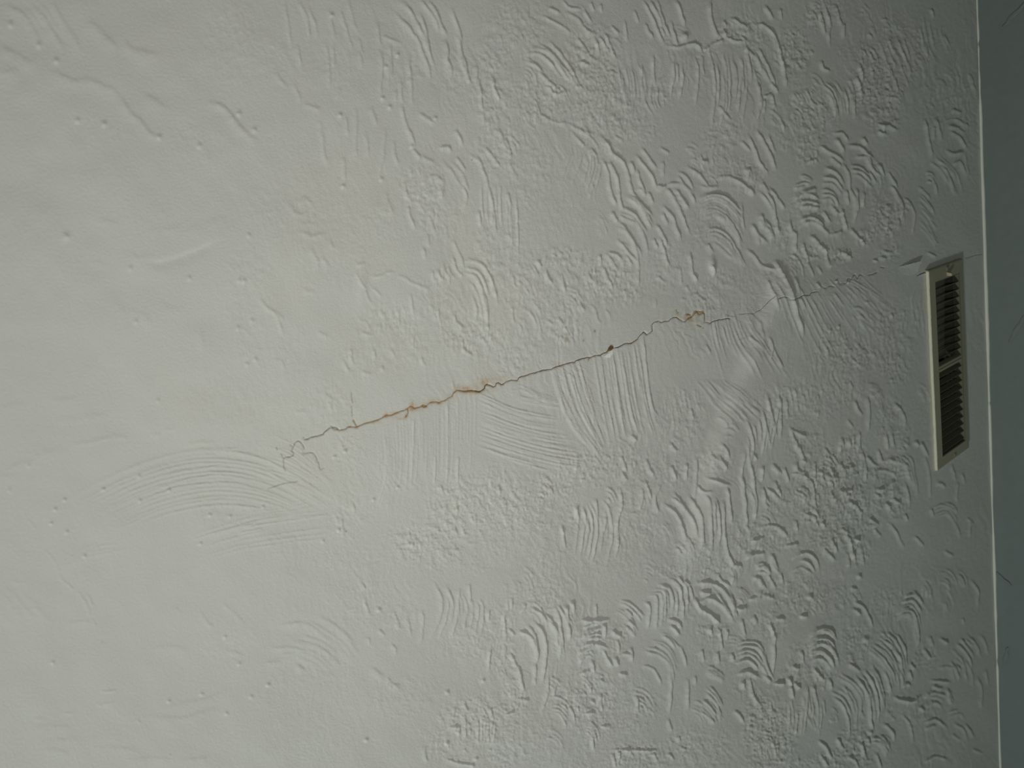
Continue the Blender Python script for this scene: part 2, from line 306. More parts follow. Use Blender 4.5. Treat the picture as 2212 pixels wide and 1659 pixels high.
R_(2.6, 0.6, "1330,1280 1310,1380", "1650,1310 1650,1400", "1450,430 1440,520", "1200,1060 1200,1180", "1300,930 1310,1100", "720,1500 770,1600", "1040,1070 1080,1100", "880,1250 960,1280", "1400,540 1420,620", "1380,1480 1420,1540", "980,1400 990,1480", "1140,1400 1160,1460")
St(1850, 1280, 260, 180, 1.0); St(1120, 1150, 260, 140, 0.7); St(1400, 80, 180, 160, 0.8); St(1500, 300, 180, 160, 0.7); St(2050, 550, 200, 400, 0.6); St(700, 500, 400, 400, 0.2); St(250, 250, 350, 250, 0.4); St(1500, 930, 150, 130, 0.6); St(1600, 1100, 200, 150, 0.6); St(1250, 1420, 250, 150, 0.4); St(150, 1400, 250, 220, 0.35); St(850, 1450, 200, 180, 0.4); St(2150, 1450, 150, 150, 0.8); St(1000, 330, 250, 160, 0.35)
tile(1120, 400)
Cb(3, 3.4, 1.2, "860,240 970,280 1050,410 1095,560 1085,720", "830,480 930,600 1000,660 1025,740"); R_(3.4, 1.2, "850,310 920,390 975,490 1010,600 1025,720", "880,180 1000,260 1090,400", "930,90 1060,220 1130,370", "940,80 1000,120 1090,240 1140,330", "780,0 800,90 835,170", "950,0 990,80 1080,200 1150,270", "860,40 870,150 900,220", "800,230 850,310")
R_(3.4, 1.15, "1290,60 1370,190 1410,290 1460,420", "1230,170 1310,270 1350,370 1390,470", "1170,340 1225,410 1260,520", "1340,30 1410,150 1450,200", "1230,240 1270,330", "1410,0 1470,60 1510,150", "1180,0 1240,20", "1150,460 1180,540", "1200,440 1250,600 1280,680", "1030,20 1090,80", "1270,30 1350,130", "1110,60 1150,150")
Cb(6, 3.4, 1.25, "1540,130 1650,70 1770,100 1870,190 1920,260", "1560,270 1650,240 1750,290 1840,410 1910,580", full=0.85)
Cb(4, 3.2, 0.95, "1600,390 1680,370 1800,440 1870,560 1950,700", "1640,480 1720,520 1790,590 1850,640"); R_(3.4, 1.0, "1910,150 1915,280 1940,380", "1620,500 1660,570")
blob(*pts("1650,670")[0], 7, 14, 1.4); R_(3, 1.3, "1635,680 1665,720 1675,775", "1480,750 1500,770 1530,810"); R_(4, 0.9, "1450,560 1470,680 1495,770")
R_(3.6, 1.2, "1950,540 2010,600 2060,670 2130,705 2205,720", "2000,335 2040,420 2060,500", "2090,290 2130,380 2190,460", "2070,250 2100,350", "2100,40 2170,150 2190,330", "1950,20 2010,80", "1560,0 1640,20 1700,10")
R_(3, 0.9, "740,580 800,650 850,740", "720,700 770,800 800,900", "690,600 700,680", "760,570 830,590 880,640", "910,600 970,680", "240,720 255,800 290,850", "370,750 380,830 400,910", "160,640 200,700", "590,760 640,830", "1020,720 1030,860", "1190,780 1250,830", "330,1130 380,1190", "520,1010 560,1060", "860,260 1010,320", "640,0 610,110")
R_(2.4, 0.6, "630,1020 680,1140 710,1170", "230,1150 290,1185 350,1180", "740,1060 790,1130", "380,1010 390,1080", "1430,860 1460,900", "1540,940 1600,990", "1380,700 1400,850", "1180,980 1170,1040", "1400,960 1430,980")
St(420, 640, 230, 110, 1.0); St(750, 820, 260, 200, 1.1); St(880, 940, 200, 90, 0.9); St(120, 900, 250, 350, 0.6); St(430, 960, 260, 160, 0.6); St(1220, 800, 120, 130, 0.6); St(1300, 620, 200, 150, 0.6); St(1580, 960, 160, 130, 0.9); St(1740, 800, 130, 100, 0.6); St(380, 1220, 150, 130, 1.0); St(90, 1320, 160, 130, 0.7); St(2170, 760, 120, 80, 0.7); St(1650, 300, 200, 200, 0.4); St(1580, 420, 100, 120, 0.5); St(1980, 850, 200, 200, 0.35); St(250, 250, 350, 250, 0.25)
tile(1500, 400)
Cb(3, 3.2, 1.3, "835,130 900,70 980,65 1060,115", "880,220 930,180 990,180 1060,195"); R_(3.6, 1.5, "885,365 950,310 1020,310 1090,360 1150,430", "890,300 960,270 1040,290 1110,350"); Cb(3, 3.0, 1.2, "1080,30 1160,45 1215,100 1260,180", "1090,120 1150,110 1200,170")
R_(3.2, 1.15, "1300,0 1360,90 1385,200 1370,320", "1380,30 1390,150 1395,240", "1330,360 1390,430 1430,470 1465,510", "1740,60 1775,170 1775,280", "815,300 825,380 865,420 870,520", "850,450 865,570", "560,60 640,160 690,260 720,430", "500,330 550,430 620,490", "600,290 640,350 690,460", "560,290 600,370", "920,480 940,560 970,660", "980,430 1060,500 1110,560", "1250,200 1280,300 1310,380", "1160,160 1230,240", "1100,220 1160,320", "850,20 930,5", "640,20 720,120 770,200", "1450,60 1440,180", "1290,40 1330,160", "1680,0 1730,60 1760,160")
R_(3.6, 1.2, "1100,510 1130,600 1150,700", "1195,605 1250,568 1300,590 1345,625", "1140,700 1200,640", "910,60 1030,20", "1150,420 1260,390"); R_(2.6, 0.8, "1590,610 1640,620", "1610,560 1680,570", "1990,570 2060,610", "1530,640 1560,650", "930,600 1060,610", "1020,830 1060,870")
St(1640, 230, 120, 90, 1.3); St(1620, 330, 150, 150, 1.1); St(1460, 450, 80, 70, 1.2); St(1030, 560, 130, 80, 1.1); St(940, 200, 150, 150, 0.5); St(740, 440, 120, 120, 0.8); St(880, 620, 100, 90, 0.8); St(1270, 600, 110, 60, 1.1); St(1660, 560, 100, 80, 0.8); St(1200, 300, 130, 130, 0.6); St(1560, 130, 100, 100, 0.6); St(80, 950, 120, 100, 0.8)
Cb(7, 2.4, 0.55, "1920,20 2000,100 2060,200", "1930,350 2010,450 2080,560", full=0.4); Cb(4, 2.4, 0.5, "1500,120 1560,260 1540,420", "1850,80 1870,240 1860,420", full=0.3)
# brush passes along the patched seam
R_(4.2, 1.7, "690,640 740,780 800,970 850,1110 910,1285", taper=0.1, wob=0.5)
Cb(14, 1.9, 0.55, "610,790 700,1000 850,1350 1000,1600", "1330,800 1470,880 1590,960 1660,1060", full=0.3, wob=0.4); Cb(9, 1.8, 0.45, "1250,1000 1350,1120 1500,1260 1620,1340", "1420,770 1520,870 1640,970", full=0.5, wob=0.3)
Cb(9, 2.0, 0.6, "120,1000 150,1300 250,1659", "440,1100 560,1350 800,1659", full=0.4, wob=0.4); R_(2.6, 0.8, "600,780 640,900 680,1060", "590,1290 635,1380 620,1500", "540,1160 560,1300", "440,1280 560,1410", "830,780 870,940", "950,640 1000,780", "640,1380 690,1480 740,1560", "1040,690 1075,755", "870,960 920,1050", "1030,830 1050,870")
blob(*pts("450,1440")[0], 26, 34, 1.6); blob(*pts("680,850")[0], 30, 45, 1.0); blob(*pts("480,1180")[0], 14, 30, 0.7)
R_(2.0, 0.6, "1260,1340 1310,1400", "1330,1480 1390,1540", "1120,1240 1160,1270", "1660,1100 1690,1130", "1780,1080 1790,1120"); St(1300, 1420, 250, 180, 0.9); St(1700, 1250, 200, 250, 0.6); St(1700, 1540, 150, 150, 0.8); St(1150, 1500, 200, 150, 0.5); Bl(3, 0.9, "1460,1000", "1140,1240", "1220,1210", "1200,820", "1300,830")
Cb(8, 1.6, 0.4, "1880,900 1850,1010 1890,1250", "1960,890 1955,1000 1975,1300", full=0.4)
# ---- third row
tile(0, 820)
R_(6, 0.6, "50,770 180,720 290,690 350,650 420,612 530,578"); R_(3, 0.65, "600,540 650,555 760,535 900,500 960,480", "960,480 1080,490"); R_(6, 0.35, "-20,840 130,810", "400,160 540,170 700,140", "450,345 560,345 780,310 930,285", "0,250 100,215 200,200")
R_(2.2, 0.5, "1280,465 1370,470", "1380,435 1500,410", "1600,580 1680,540 1850,540", "1610,600 1750,590 1900,590 2050,590")
R_(1.8, 0.35, "80,1150 120,1170", "170,1100 240,1190 330,1300", "380,1440 440,1520 495,1600 495,1659")
Bl(3.5, 0.7, "470,1105", "435,1225", "570,1300", "1185,825", "550,1025", "80,945", "245,735", "1190,1030", "720,1505", "1710,1400", "1790,1155", "1960,1165", "880,935", "1440,945", "1345,180")
Cb(11, 2.6, 0.62, "560,1030 1000,800 1480,640 1900,610 2300,700 2620,890 2860,1040", "1050,1290 1450,1130 1900,1060 2250,1100 2500,1180 2640,1260", full=0.45, wob=0.5)
R_(2.6, 0.75, "1230,970 1450,890 1700,830 1900,820 2250,870", "1200,1030 1500,920 1800,880 2000,880 2250,950", "1000,805 1230,712 1400,655 1550,630", "1350,830 1620,770 1930,728")
Cb(6, 2.4, 0.55, "1610,1330 1900,1240 2212,1150 2700,1080", "1700,1560 1950,1470 2212,1420 2850,1340", full=0.5, wob=0.6); R_(2.6, 0.7, "1790,1330 1900,1290 2050,1250 2212,1210"); Cb(4, 2.6, 0.4, "560,1560 800,1410 1000,1370", "580,1640 800,1500 1100,1450", full=0.4)
St(250, 1300, 350, 250, 0.2); St(1900, 180, 350, 200, 0.35); St(800, 1550, 350, 180, 0.3); St(1900, 1150, 250, 120, 0.4); St(100, 100, 300, 200, 0.2)
tile(560, 820)
R_(2.8, 0.55, "600,190 620,260", "560,120 640,180", "310,280 380,260", "660,1170 690,1240", "690,1270 680,1300", "700,1180 720,1340", "1540,900 1600,1000", "1680,990 1690,1030 1700,1170", "1660,1100 1700,1130", "1600,940 1620,980", "790,1040 820,1130", "690,520 720,600", "740,620 720,600", "1740,1260 1760,1330", "1200,1420 1310,1400", "1600,1210 1640,1250", "2040,910 2060,980")
Cb(24, 1.5, 0.34, "1000,360 1020,700 1000,1000", "1850,120 1840,500 1830,860", full=0.35, wob=0.3); Cb(5, 2.0, 0.5, "1080,500 1090,800 1020,1080", "1150,500 1160,850 1120,1140", wob=0.4); R_(1.8, 0.7, "1610,180 1612,600 1605,880", "1655,20 1665,80", "1505,640 1500,880", "1700,660 1695,900", "1320,330 1300,900", taper=0.1, wob=0.3)
Cb(10, 1.8, 0.5, "120,470 300,560 520,740 660,860", "-40,860 200,880 350,920 470,985", full=0.4, wob=0.5); Cb(5, 1.8, 0.45, "-100,1110 200,1080 420,1020", "0,1210 300,1170 640,1150", wob=0.4)
St(1750, 1120, 300, 300, 0.9); St(2050, 1080, 250, 300, 0.9); St(1450, 1400, 350, 200, 0.9); St(750, 1150, 170, 200, 0.5); St(600, 200, 220, 200, 0.4); St(250, 1430, 250, 130, 0.3); St(750, 600, 150, 150, 0.4); St(750, 1550, 300, 120, 0.4); St(1850, 1450, 300, 200, 0.4)
Bl(3.2, 0.8, "735,610", "975,1025", "545,1380", "680,1285", "1690,1110", "30,1085", "1310,1410", "640,660", "1180,920")
tile(1120, 820)
Cb(24, 1.9, 0.62, "-330,120 -60,240 150,290 335,320", "-340,590 -20,690 320,780 620,830", full=0.6, wob=0.35, jit=0.3); Cb(7, 1.9, 0.6, "0,40 150,110 335,160", "0,170 180,210 370,240", wob=0.3)
Cb(14, 2.0, 0.75, "275,-130 370,210 480,420 720,710", "520,-180 640,220 700,400 745,540", full=0.6, wob=0.35, jit=0.3)
Cb(13, 2.0, 0.7, "650,-220 720,220 790,560", "1070,-330 1160,220 1240,470", full=0.55, wob=0.35, jit=0.3); R_(2.4, 1.0, "800,-230 865,230 900,420 930,500", "870,-260 955,240 1030,480", "1060,-380 1130,180 1200,320", wob=0.4)
Cb(6, 1.6, 0.4, "1240,60 1270,250 1270,430", "1540,80 1560,200 1650,300", full=0.3, wob=0.3); Cb(12, 2.0, 0.7, "1500,0 1700,240 1850,400", "1780,0 1980,170 2130,300", full=0.35, wob=0.5)
Cb(6, 2.8, 1.0, "1890,410 1940,520 1960,720", "2190,230 2170,400 2130,590"); R_(3, 1.1, "1930,520 1955,700 2000,950", "2060,250 2090,400 2130,580", "1960,600 2010,680", "2150,730 2200,800", "2170,870 2212,950", "2080,940 2090,1040 2130,1090", "2100,920 2212,1020")
Cb(6, 2.8, 0.95, "500,1090 525,1250 490,1490", "700,1010 765,1100 805,1300 750,1610", full=0.6); R_(3.2, 1.1, "870,930 880,1060 850,1220 855,1400 830,1520", "550,1080 600,1250 610,1320", "660,1020 680,1200", "370,1240 400,1440", "750,1170 740,1300", "490,1090 510,1200")
R_(3, 1.0, "1055,910 1070,1000 1045,1095", "1215,890 1170,1020 1200,1135", "1520,900 1565,950 1625,940", "1530,670 1520,830 1500,1000", "1700,540 1750,600 1775,670", "1680,660 1730,730 1745,760", "1440,720 1440,850", "1590,830 1700,870 1780,900", "880,790 920,860", "1300,550 1360,610", "1470,250 1500,340", "1080,860 1140,1020", "870,650 930,780", "1090,670 1160,830", "960,470 1010,520", "1320,740 1350,860")
R_(3.4, 1.3, "1560,950 1605,1070 1625,1300 1635,1480", "1650,1000 1690,1180 1690,1420", "1715,1030 1730,1200 1740,1340 1775,1480 1835,1590", "1880,810 1910,1000 1935,1260", "1955,940 2000,1060 2005,1190", "1460,980 1530,1150 1550,1420", "1750,900 1780,1050 1800,1220", "1320,960 1410,1080 1480,1200 1500,1350", "1770,1480 1840,1580 1890,1590", "1240,1050 1350,1140 1400,1260 1430,1420", "1300,1000 1390,1060 1440,1130", "1640,1020 1660,1300")
St(600, 750, 260, 160, 0.9); St(330, 920, 200, 130, 0.9); St(150, 1100, 250, 250, 0.7); St(880, 720, 250, 170, 0.8); St(1380, 350, 180, 280, 0.6); St(960, 950, 200, 250, 0.5); St(1000, 1300, 250, 200, 0.5); St(1300, 780, 200, 170, 0.6); St(1650, 700, 130, 120, 0.9); St(450, 1150, 120, 150, 0.8); St(250, 1400, 250, 250, 0.5); St(1950, 1350, 180, 170, 0.9); St(1500, 1480, 200, 130, 0.9); St(1300, 1640, 200, 60, 0.8); St(1650, 1600, 200, 80, 0.9); St(800, 1600, 400, 120, 0.3); St(1050, 1120, 150, 100, 0.6)
R_(3.6, 1.3, "2060,1250 2140,1240 2212,1255", "1930,1540 2000,1490 2090,1475", "1980,1380 2080,1340", "2150,1490 2212,1620", "2040,1600 2100,1590 2150,1650", "1800,1570 1900,1590")
# broad swell that catches the light
SWELL = ((1700, 540), (1672, 600), (1640, 690), (1606, 775), (1566, 865), (1532, 970), (1512, 1060), (1492, 1140), (1462, 1230), (1450, 1290))
tile(1580, 820)
R_(3.2, 1.15, "280,130 310,260 340,370 370,490", "380,130 405,280 395,500", "480,400 510,490 560,580 620,690", "100,330 150,470 160,600 150,720", "330,720 370,760 410,800", "440,750 460,830 470,870", "360,860 380,930 410,1000", "255,920 280,990 310,1050", "545,710 540,750 570,780 615,785", "640,830 680,920 690,1030 720,1130", "500,800 560,800 640,840", "580,680 620,700", "240,740 240,860", "100,600 60,800 100,930", "700,700 700,800", "750,780 770,870", "840,770 880,890", "960,760 960,860", "1000,20 1020,70", "290,270 330,420", "150,820 190,1020 200,1130")
Cb(3, 3.0, 1.2, "895,970 950,930 1020,935 1080,990", "920,1090 990,1040 1060,1070 1110,1130"); Cb(3, 3.0, 1.1, "560,920 620,960 660,1040", "520,980 580,1000 630,1060")
Cb(4, 3.0, 1.0, "1430,610 1520,680 1560,820 1590,980", "1250,700 1350,690 1460,720 1520,850"); R_(3, 0.95, "1240,770 1310,770 1400,800", "1150,650 1200,710 1240,730", "1035,170 1065,240 1110,300", "1150,150 1170,300 1160,440", "1560,530 1590,560", "1610,530 1670,650", "1220,930 1290,930 1400,860", "1220,970 1280,1000", "1310,460 1330,590", "1360,460 1380,560", "1210,140 1240,100", "1250,600 1290,700", "1400,200 1460,300 1490,400", "1480,880 1510,1060", "1480,1150 1500,1200", "1360,1010 1440,1060", "1320,1060 1350,1080", "920,710 960,760 1060,740", "930,500 950,580", "480,420 620,480", "980,340 1030,400")
Cb(4, 2.6, 0.75, "1700,1060 1790,1040 1890,1070 1940,1190", "1730,1180 1830,1150 1900,1230 1960,1360", full=0.5); R_(2.6, 0.65, "1870,730 1910,850", "1640,640 1690,830 1700,1000", "1740,900 1780,880 1820,920", "1930,880 1920,1040", "2040,1200 2030,1340", "1700,1100 1720,1170", "1970,800 1990,880", "2010,1180 2060,1230", "1330,1210 1400,1280 1450,1380 1480,1440", "1220,1270 1280,1340", "1560,1330 1640,1420", "1820,1460 1890,1500")
R_(3.4, 1.25, "250,1250 340,1235 410,1270 465,1350", "150,1375 270,1350", "450,1410 560,1388", "100,1540 170,1490 275,1475", "0,1570 70,1590", "330,1500 360,1600 410,1650", "600,1140 690,1170 700,1220", "540,1200 550,1280", "680,1080 720,1150")
Cb(3, 3.0, 1.2, "510,1530 620,1460 720,1520 760,1630", "520,1620 600,1590 690,1650"); Cb(3, 2.8, 1.1, "200,1600 260,1570 350,1659", "230,1650 260,1640 300,1659")
R_(3.4, 1.1, "940,1310 1000,1360 1040,1480 1070,1560", "1060,1360 1090,1370", "850,1360 900,1470", "760,1220 790,1260", "780,1440 880,1540", "1120,1480 1140,1570", "1000,1480 1010,1600", "930,1270 1000,1310", "1150,1250 1250,1240", "1180,1190 1260,1240", "850,1040 950,940"); blob(*pts("1075,1370")[0], 5, 5, 1.2)
R_(2.8, 0.9, "1000,500 1010,580", "1080,440 1090,620", "1110,600 1150,760 1140,880", "1030,480 1040,570", "790,580 830,640", "930,500 920,620"); Cb(4, 2.4, 0.7, "320,60 380,140 400,330", "560,40 600,160 620,330", full=0.4)
St(900, 850, 300, 260, 1.2); St(1000, 1150, 260, 250, 1.1); St(780, 1150, 160, 170, 0.9); St(1330, 780, 180, 130, 1.0); St(1350, 1030, 160, 160, 1.0); St(640, 560, 180, 160, 0.7); St(550, 200, 350, 180, 0.7); St(650, 1000, 160, 250, 0.9); St(1020, 620, 120, 180, 1.0); St(1350, 350, 120, 200, 0.8); St(950, 100, 200, 130, 0.6); St(300, 1350, 250, 130, 0.9); St(1080, 1450, 120, 150, 0.9); St(800, 1350, 200, 150, 0.8); St(450, 1050, 150, 130, 0.7); St(1440, 480, 100, 130, 0.7); St(1700, 250, 100, 250, 0.2)
# ---- bottom row
tile(0, 1239)
R_(2.4, 0.55, "490,0 560,70 640,140", "660,145 700,200 750,290 775,370", "790,390 830,455", "860,1000 930,1003 995,995", "825,1108 860,1120 970,1095", "555,1188 590,1195 630,1188", "300,1243 360,1228", "1170,1240 1205,1275", "750,180 800,280", "110,60 160,80")
R_(4, 0.4, "580,490 620,430 720,410 800,420", "1500,290 1540,340", "1740,380 1820,460", "1890,250 1990,330 2090,430", "1720,330 1750,390", "1940,660 2010,670 2060,700"); R_(7, 0.4, "1260,1215 1400,1240 1600,1230 1850,1150", "1380,1140 1600,1110 1750,1080 1930,1000", "800,1490 1050,1490 1200,1530", "1100,1590 1300,1580 1450,1585", "1600,1590 1760,1570", "400,1510 480,1510 580,1550", "280,1320 420,1310 600,1310", "450,1420 560,1420 700,1410", "1300,650 1450,630 1600,660")
R_(5, 0.3, "40,380 100,430", "0,150 130,300 200,380", "100,150 250,330 340,380", "200,170 350,300", "280,250 420,400"); Bl(4, 0.6, "1720,1030", "1930,1193", "2140,1050", "2040,770", "1920,540", "450,760", "1440,1090")
St(1900, 600, 250, 200, 0.3); St(700, 600, 400, 150, 0.2); St(700, 1250, 500, 200, 0.2); St(250, 300, 300, 300, 0.25)
tile(560, 1239)
Cb(6, 5.5, 0.5, "500,350 620,440 760,560 850,700", "100,760 300,720 480,790 580,900", full=0.6); R_(5, 0.55, "180,440 330,420 430,450 560,530", "100,640 250,630 400,670", "60,770 200,745", "330,790 380,820", "550,380 700,490 810,620", "970,810 1060,880", "1100,890 1140,940 1200,945")
R_(3, 0.6, "880,90 905,130", "905,200 910,260 940,360", "1160,340 1190,440 1210,480", "1260,370 1280,460 1300,530", "1385,310 1400,420 1380,590", "1130,600 1165,640 1160,690", "1020,480 1070,520", "930,550 940,600")
Cb(7, 3, 0.6, "1500,70 1570,230 1545,400 1480,560", "1880,210 1920,300 1900,540", full=0.5); R_(2.8, 0.85, "2115,220 2120,320 2090,360 2100,480 2095,570", "2140,670 2175,740 2205,800", "2160,200 2150,300", "1750,1110 1780,1170", "1975,1150 2000,1250", "1960,310 1950,410", "1975,640 1960,840", "2130,470 2180,520", "1720,130 1700,380", "1800,90 1800,260")
R_(2.6, 0.7, "1760,1240 1765,1400", "1670,1140 1660,1230", "1410,1470 1410,1550 1440,1600", "1620,1310 1700,1310 1705,1360", "2100,1210 2200,1160", "1600,1590 1820,1640"); Cb(5, 2.4, 0.7, "1880,1240 1880,1450", "2010,1260 2000,1470")
Bl(4, 0.9, "1605,1015", "912,1420", "75,950", "1910,915", "1020,310", "1850,1580", "1700,1360", "1600,1450", "1820,1640")
St(1850, 1250, 300, 200, 0.9); St(1650, 1450, 250, 160, 0.6); St(2000, 500, 250, 250, 0.6); St(2080, 750, 130, 130, 0.9); St(850, 250, 250, 250, 0.4); St(1200, 350, 200, 150, 0.4); St(2150, 1150, 150, 250, 0.8); St(1800, 600, 200, 120, 0.5); St(300, 1050, 350, 300, 0.2); St(1200, 1050, 250, 180, 0.35); St(2100, 1500, 200, 180, 0.7); St(600, 850, 250, 200, 0.25); St(300, 1500, 300, 130, 0.2)
tile(1120, 1239)
Cb(3, 4.0, 1.3, "120,390 210,500 245,680 215,930", "320,270 400,390 435,560 430,650", full=0.9); R_(4.0, 1.3, "230,370 320,470 360,600 350,720", "100,290 190,340 245,420", "300,265 350,400 375,600 390,690", "400,270 425,380 435,420", "80,440 140,530 165,690 150,760", "0,485 100,530 150,650", "460,240 475,330", "0,790 20,900 50,1010")
R_(3.2, 0.9, "150,760 145,950", "260,880 240,1080 200,1180", "330,930 300,1040", "665,270 675,360", "0,1070 90,1080", "60,260 20,330")
Cb(6, 3.0, 1.0, "550,455 640,425 760,430", "510,770 590,700 640,730", full=0.5); R_(3.4, 1.1, "720,650 765,730 800,790", "520,560 640,480 740,455", "540,400 690,395 780,385", "560,650 660,600 770,640", "520,760 560,720", "630,740 650,840", "690,480 740,450 740,550", "870,680 950,690 965,740", "820,720 845,780", "960,630 975,740", "860,850 920,860", "540,850 600,820", "800,490 870,530", "840,560 860,680")
Cb(4, 3.0, 1.1, "820,220 920,240 1010,310 1070,375", "800,310 880,340 960,420 1000,540", full=0.6); R_(3.2, 1.1, "910,430 960,490 1000,540", "930,400 990,450")
Cb(4, 3.4, 1.25, "1220,60 1310,100 1350,200 1345,370", "1080,230 1130,190 1180,220 1170,480", full=0.85); R_(3.4, 1.2, "1190,130 1250,180 1250,390", "1280,30 1370,110 1400,250 1410,400", "1350,20 1430,130 1440,300", "1270,390 1340,400 1390,470", "1420,70 1470,130 1490,230", "1300,440 1370,520", "1080,240 1120,300 1110,460", "1220,100 1270,120", "1410,60 1460,90")
R_(3.6, 1.4, "1490,115 1550,75 1640,75 1730,115 1810,210 1860,390", "1530,240 1630,210 1740,270 1850,420", "1540,290 1590,320 1640,350 1730,430", "1690,170 1760,260 1830,360", "1860,295 1900,300 1950,285", "1970,220 2050,190 2080,150", "1700,0 1740,60 1810,110", "1500,210 1540,290 1580,330", "1560,150 1640,160", "1830,20 1820,90")
Cb(5, 3.4, 0.9, "1190,490 1270,510 1350,590 1410,630", "1070,660 1200,700 1290,790 1310,1000", full=0.6); R_(3, 0.85, "1390,620 1420,720 1440,790", "1060,780 1150,810 1200,900 1220,950", "1300,830 1310,1000 1290,1200", "1450,900 1450,1160", "1280,1240 1310,1340", "1010,1040 1020,1180", "700,1030 710,1170", "1510,880 1510,940")
Cb(4, 3.2, 1.0, "1600,860 1660,880 1750,920", "1620,790 1680,810 1760,880"); Cb(6, 3.2, 1.0, "1610,940 1690,1020 1750,1140 1765,1250", "1550,1170 1610,1220 1670,1280"); R_(3.2, 1.1, "1840,1165 1885,1200 1915,1270", "1720,480 1750,640", "1790,490 1780,560", "1640,470 1650,510", "1900,390 1940,540", "1980,900 2010,1040 2060,1115", "1570,650 1590,750", "1700,680 1720,760", "2090,180 2180,210", "1920,930 1930,980", "2000,30 2060,50 2110,130")
Cb(4, 3.6, 1.35, "1860,590 1960,568 2060,590 2115,690", "1860,770 1950,735 2030,790 2080,870", full=0.9); R_(3.6, 1.25, "1870,860 1960,835 2060,890", "2100,690 2130,800 2180,890", "2180,570 2190,700 2170,860", "1835,690 1845,740", "2150,430 2200,560", "2000,370 2030,430")
St(600, 1080, 250, 260, 0.9); St(2100, 1350, 170, 350, 1.1); St(1000, 1560, 300, 130, 0.8); St(150, 150, 250, 200, 0.6); St(600, 560, 180, 180, 0.6); St(1650, 480, 170, 90, 0.8); St(640, 1300, 200, 150, 0.6); St(150, 1350, 300, 250, 0.4); St(1580, 1500, 250, 180, 0.5); St(900, 1150, 250, 250, 0.5); St(2080, 450, 150, 130, 0.6); St(450, 980, 200, 120, 0.6); St(1700, 680, 200, 130, 0.4); St(840, 550, 100, 150, 0.7); St(1390, 1480, 120, 120, 0.7); St(1960, 980, 130, 130, 0.5); St(1350, 350, 150, 150, 0.4); St(470, 1550, 400, 150, 0.35); St(1000, 1100, 300, 150, 0.3)
R_(2.8, 0.9, "630,1380 635,1500", "800,1530 830,1650", "800,1495 900,1500 1200,1505", "930,1480 980,1560", "860,1500 850,1640", "1160,1530 1180,1600", "1370,1390 1380,1430", "1380,1480 1430,1500", "560,1190 650,1180", "700,1300 780,1290", "500,1130 510,1180", "1290,1530 1330,1590", "620,1080 650,1100", "690,900 770,950", "590,950 620,1010")
tile(1580, 1239)
Cb(4, 3.4, 1.4, "660,580 740,480 840,480 905,570", "680,740 760,710 830,770 870,830", full=0.95); R_(3.4, 1.3, "680,565 760,540 850,620 900,720 920,780", "670,670 760,655 840,720 880,820", "750,480 830,490 890,560")
Cb(6, 3.4, 1.15, "1340,460 1420,530 1480,650 1500,780", "1170,650 1280,750 1360,880 1370,1000", full=0.7); R_(3.2, 1.1, "1210,600 1310,670 1390,790", "1280,550 1380,630 1460,760"); Cb(4, 3.4, 1.15, "1200,760 1270,900 1310,1060 1300,1190", "1060,880 1150,1000 1195,1180 1200,1350", full=0.8)
R_(3.4, 1.1, "1185,1150 1190,1250 1215,1340", "1150,900 1220,1100 1240,1260", "1170,1400 1190,1460", "1310,830 1350,960 1370,1000"); Bl(5, 1.2, "1190,1360", "1150,560", "1095,25", "670,200")
Cb(4, 3.0, 1.0, "1480,195 1560,180 1620,240 1640,290", "1400,420 1480,360 1560,420 1590,650", full=0.8); R_(3, 1.0, "1530,300 1580,420 1600,560 1590,640", "1450,290 1520,290", "1420,400 1490,340 1550,370", "1050,230 1130,280 1180,370 1215,460", "1040,300 1105,350", "1030,120 1080,130", "1560,150 1610,210")
Cb(3, 3.0, 1.0, "1650,1060 1730,1005 1840,1040", "1660,1150 1730,1095 1790,1120"); R_(3.4, 1.1, "1380,1050 1450,1070 1540,1080 1620,1040"); R_(2.8, 0.9, "1640,640 1700,720", "1530,760 1570,810", "1520,830 1550,900", "1460,970 1500,935 1530,960", "1610,1140 1640,1170", "1850,980 1870,1080 1890,1100", "1860,1000 1880,1090")
Cb(5, 2.8, 0.85, "1830,700 1930,830 1960,1000", "2040,440 2150,560 2190,700", full=0.5); Cb(4, 2.8, 0.8, "1760,800 1860,800 1900,900", "1950,700 2040,820 2060,960", full=0.5); R_(2.8, 0.8, "2100,880 2135,1000 2125,1140", "2000,560 2070,620", "2040,50 2100,140 2110,290", "1690,540 1720,610", "1780,550 1850,590", "1700,910 1870,930", "1720,960 1800,980", "2170,820 2190,940", "1980,380 1990,420")
Cb(2, 2.8, 0.7, "1650,1260 1740,1230 1840,1290", "1640,1350 1730,1320 1820,1390"); Cb(2, 2.6, 0.6, "1860,1230 1940,1190 2000,1240", "1850,1180 1930,1160 1990,1200"); R_(2.6, 0.6, "1900,1280 1980,1330 2010,1420", "1460,1200 1530,1300 1560,1450", "1330,1170 1400,1250", "2000,1280 2080,1400", "1880,1370 1960,1420", "1640,1600 1740,1560 1840,1590", "2060,1500 2140,1530")
Cb(5, 3.2, 0.9, "830,1040 940,1120 1000,1280 1010,1420", "930,840 1050,920 1130,1030 1120,1220", full=0.6); R_(2.8, 0.8, "1000,760 1060,800 1100,840", "960,960 1040,1120", "1100,1150 1130,1230", "790,1080 800,1200")
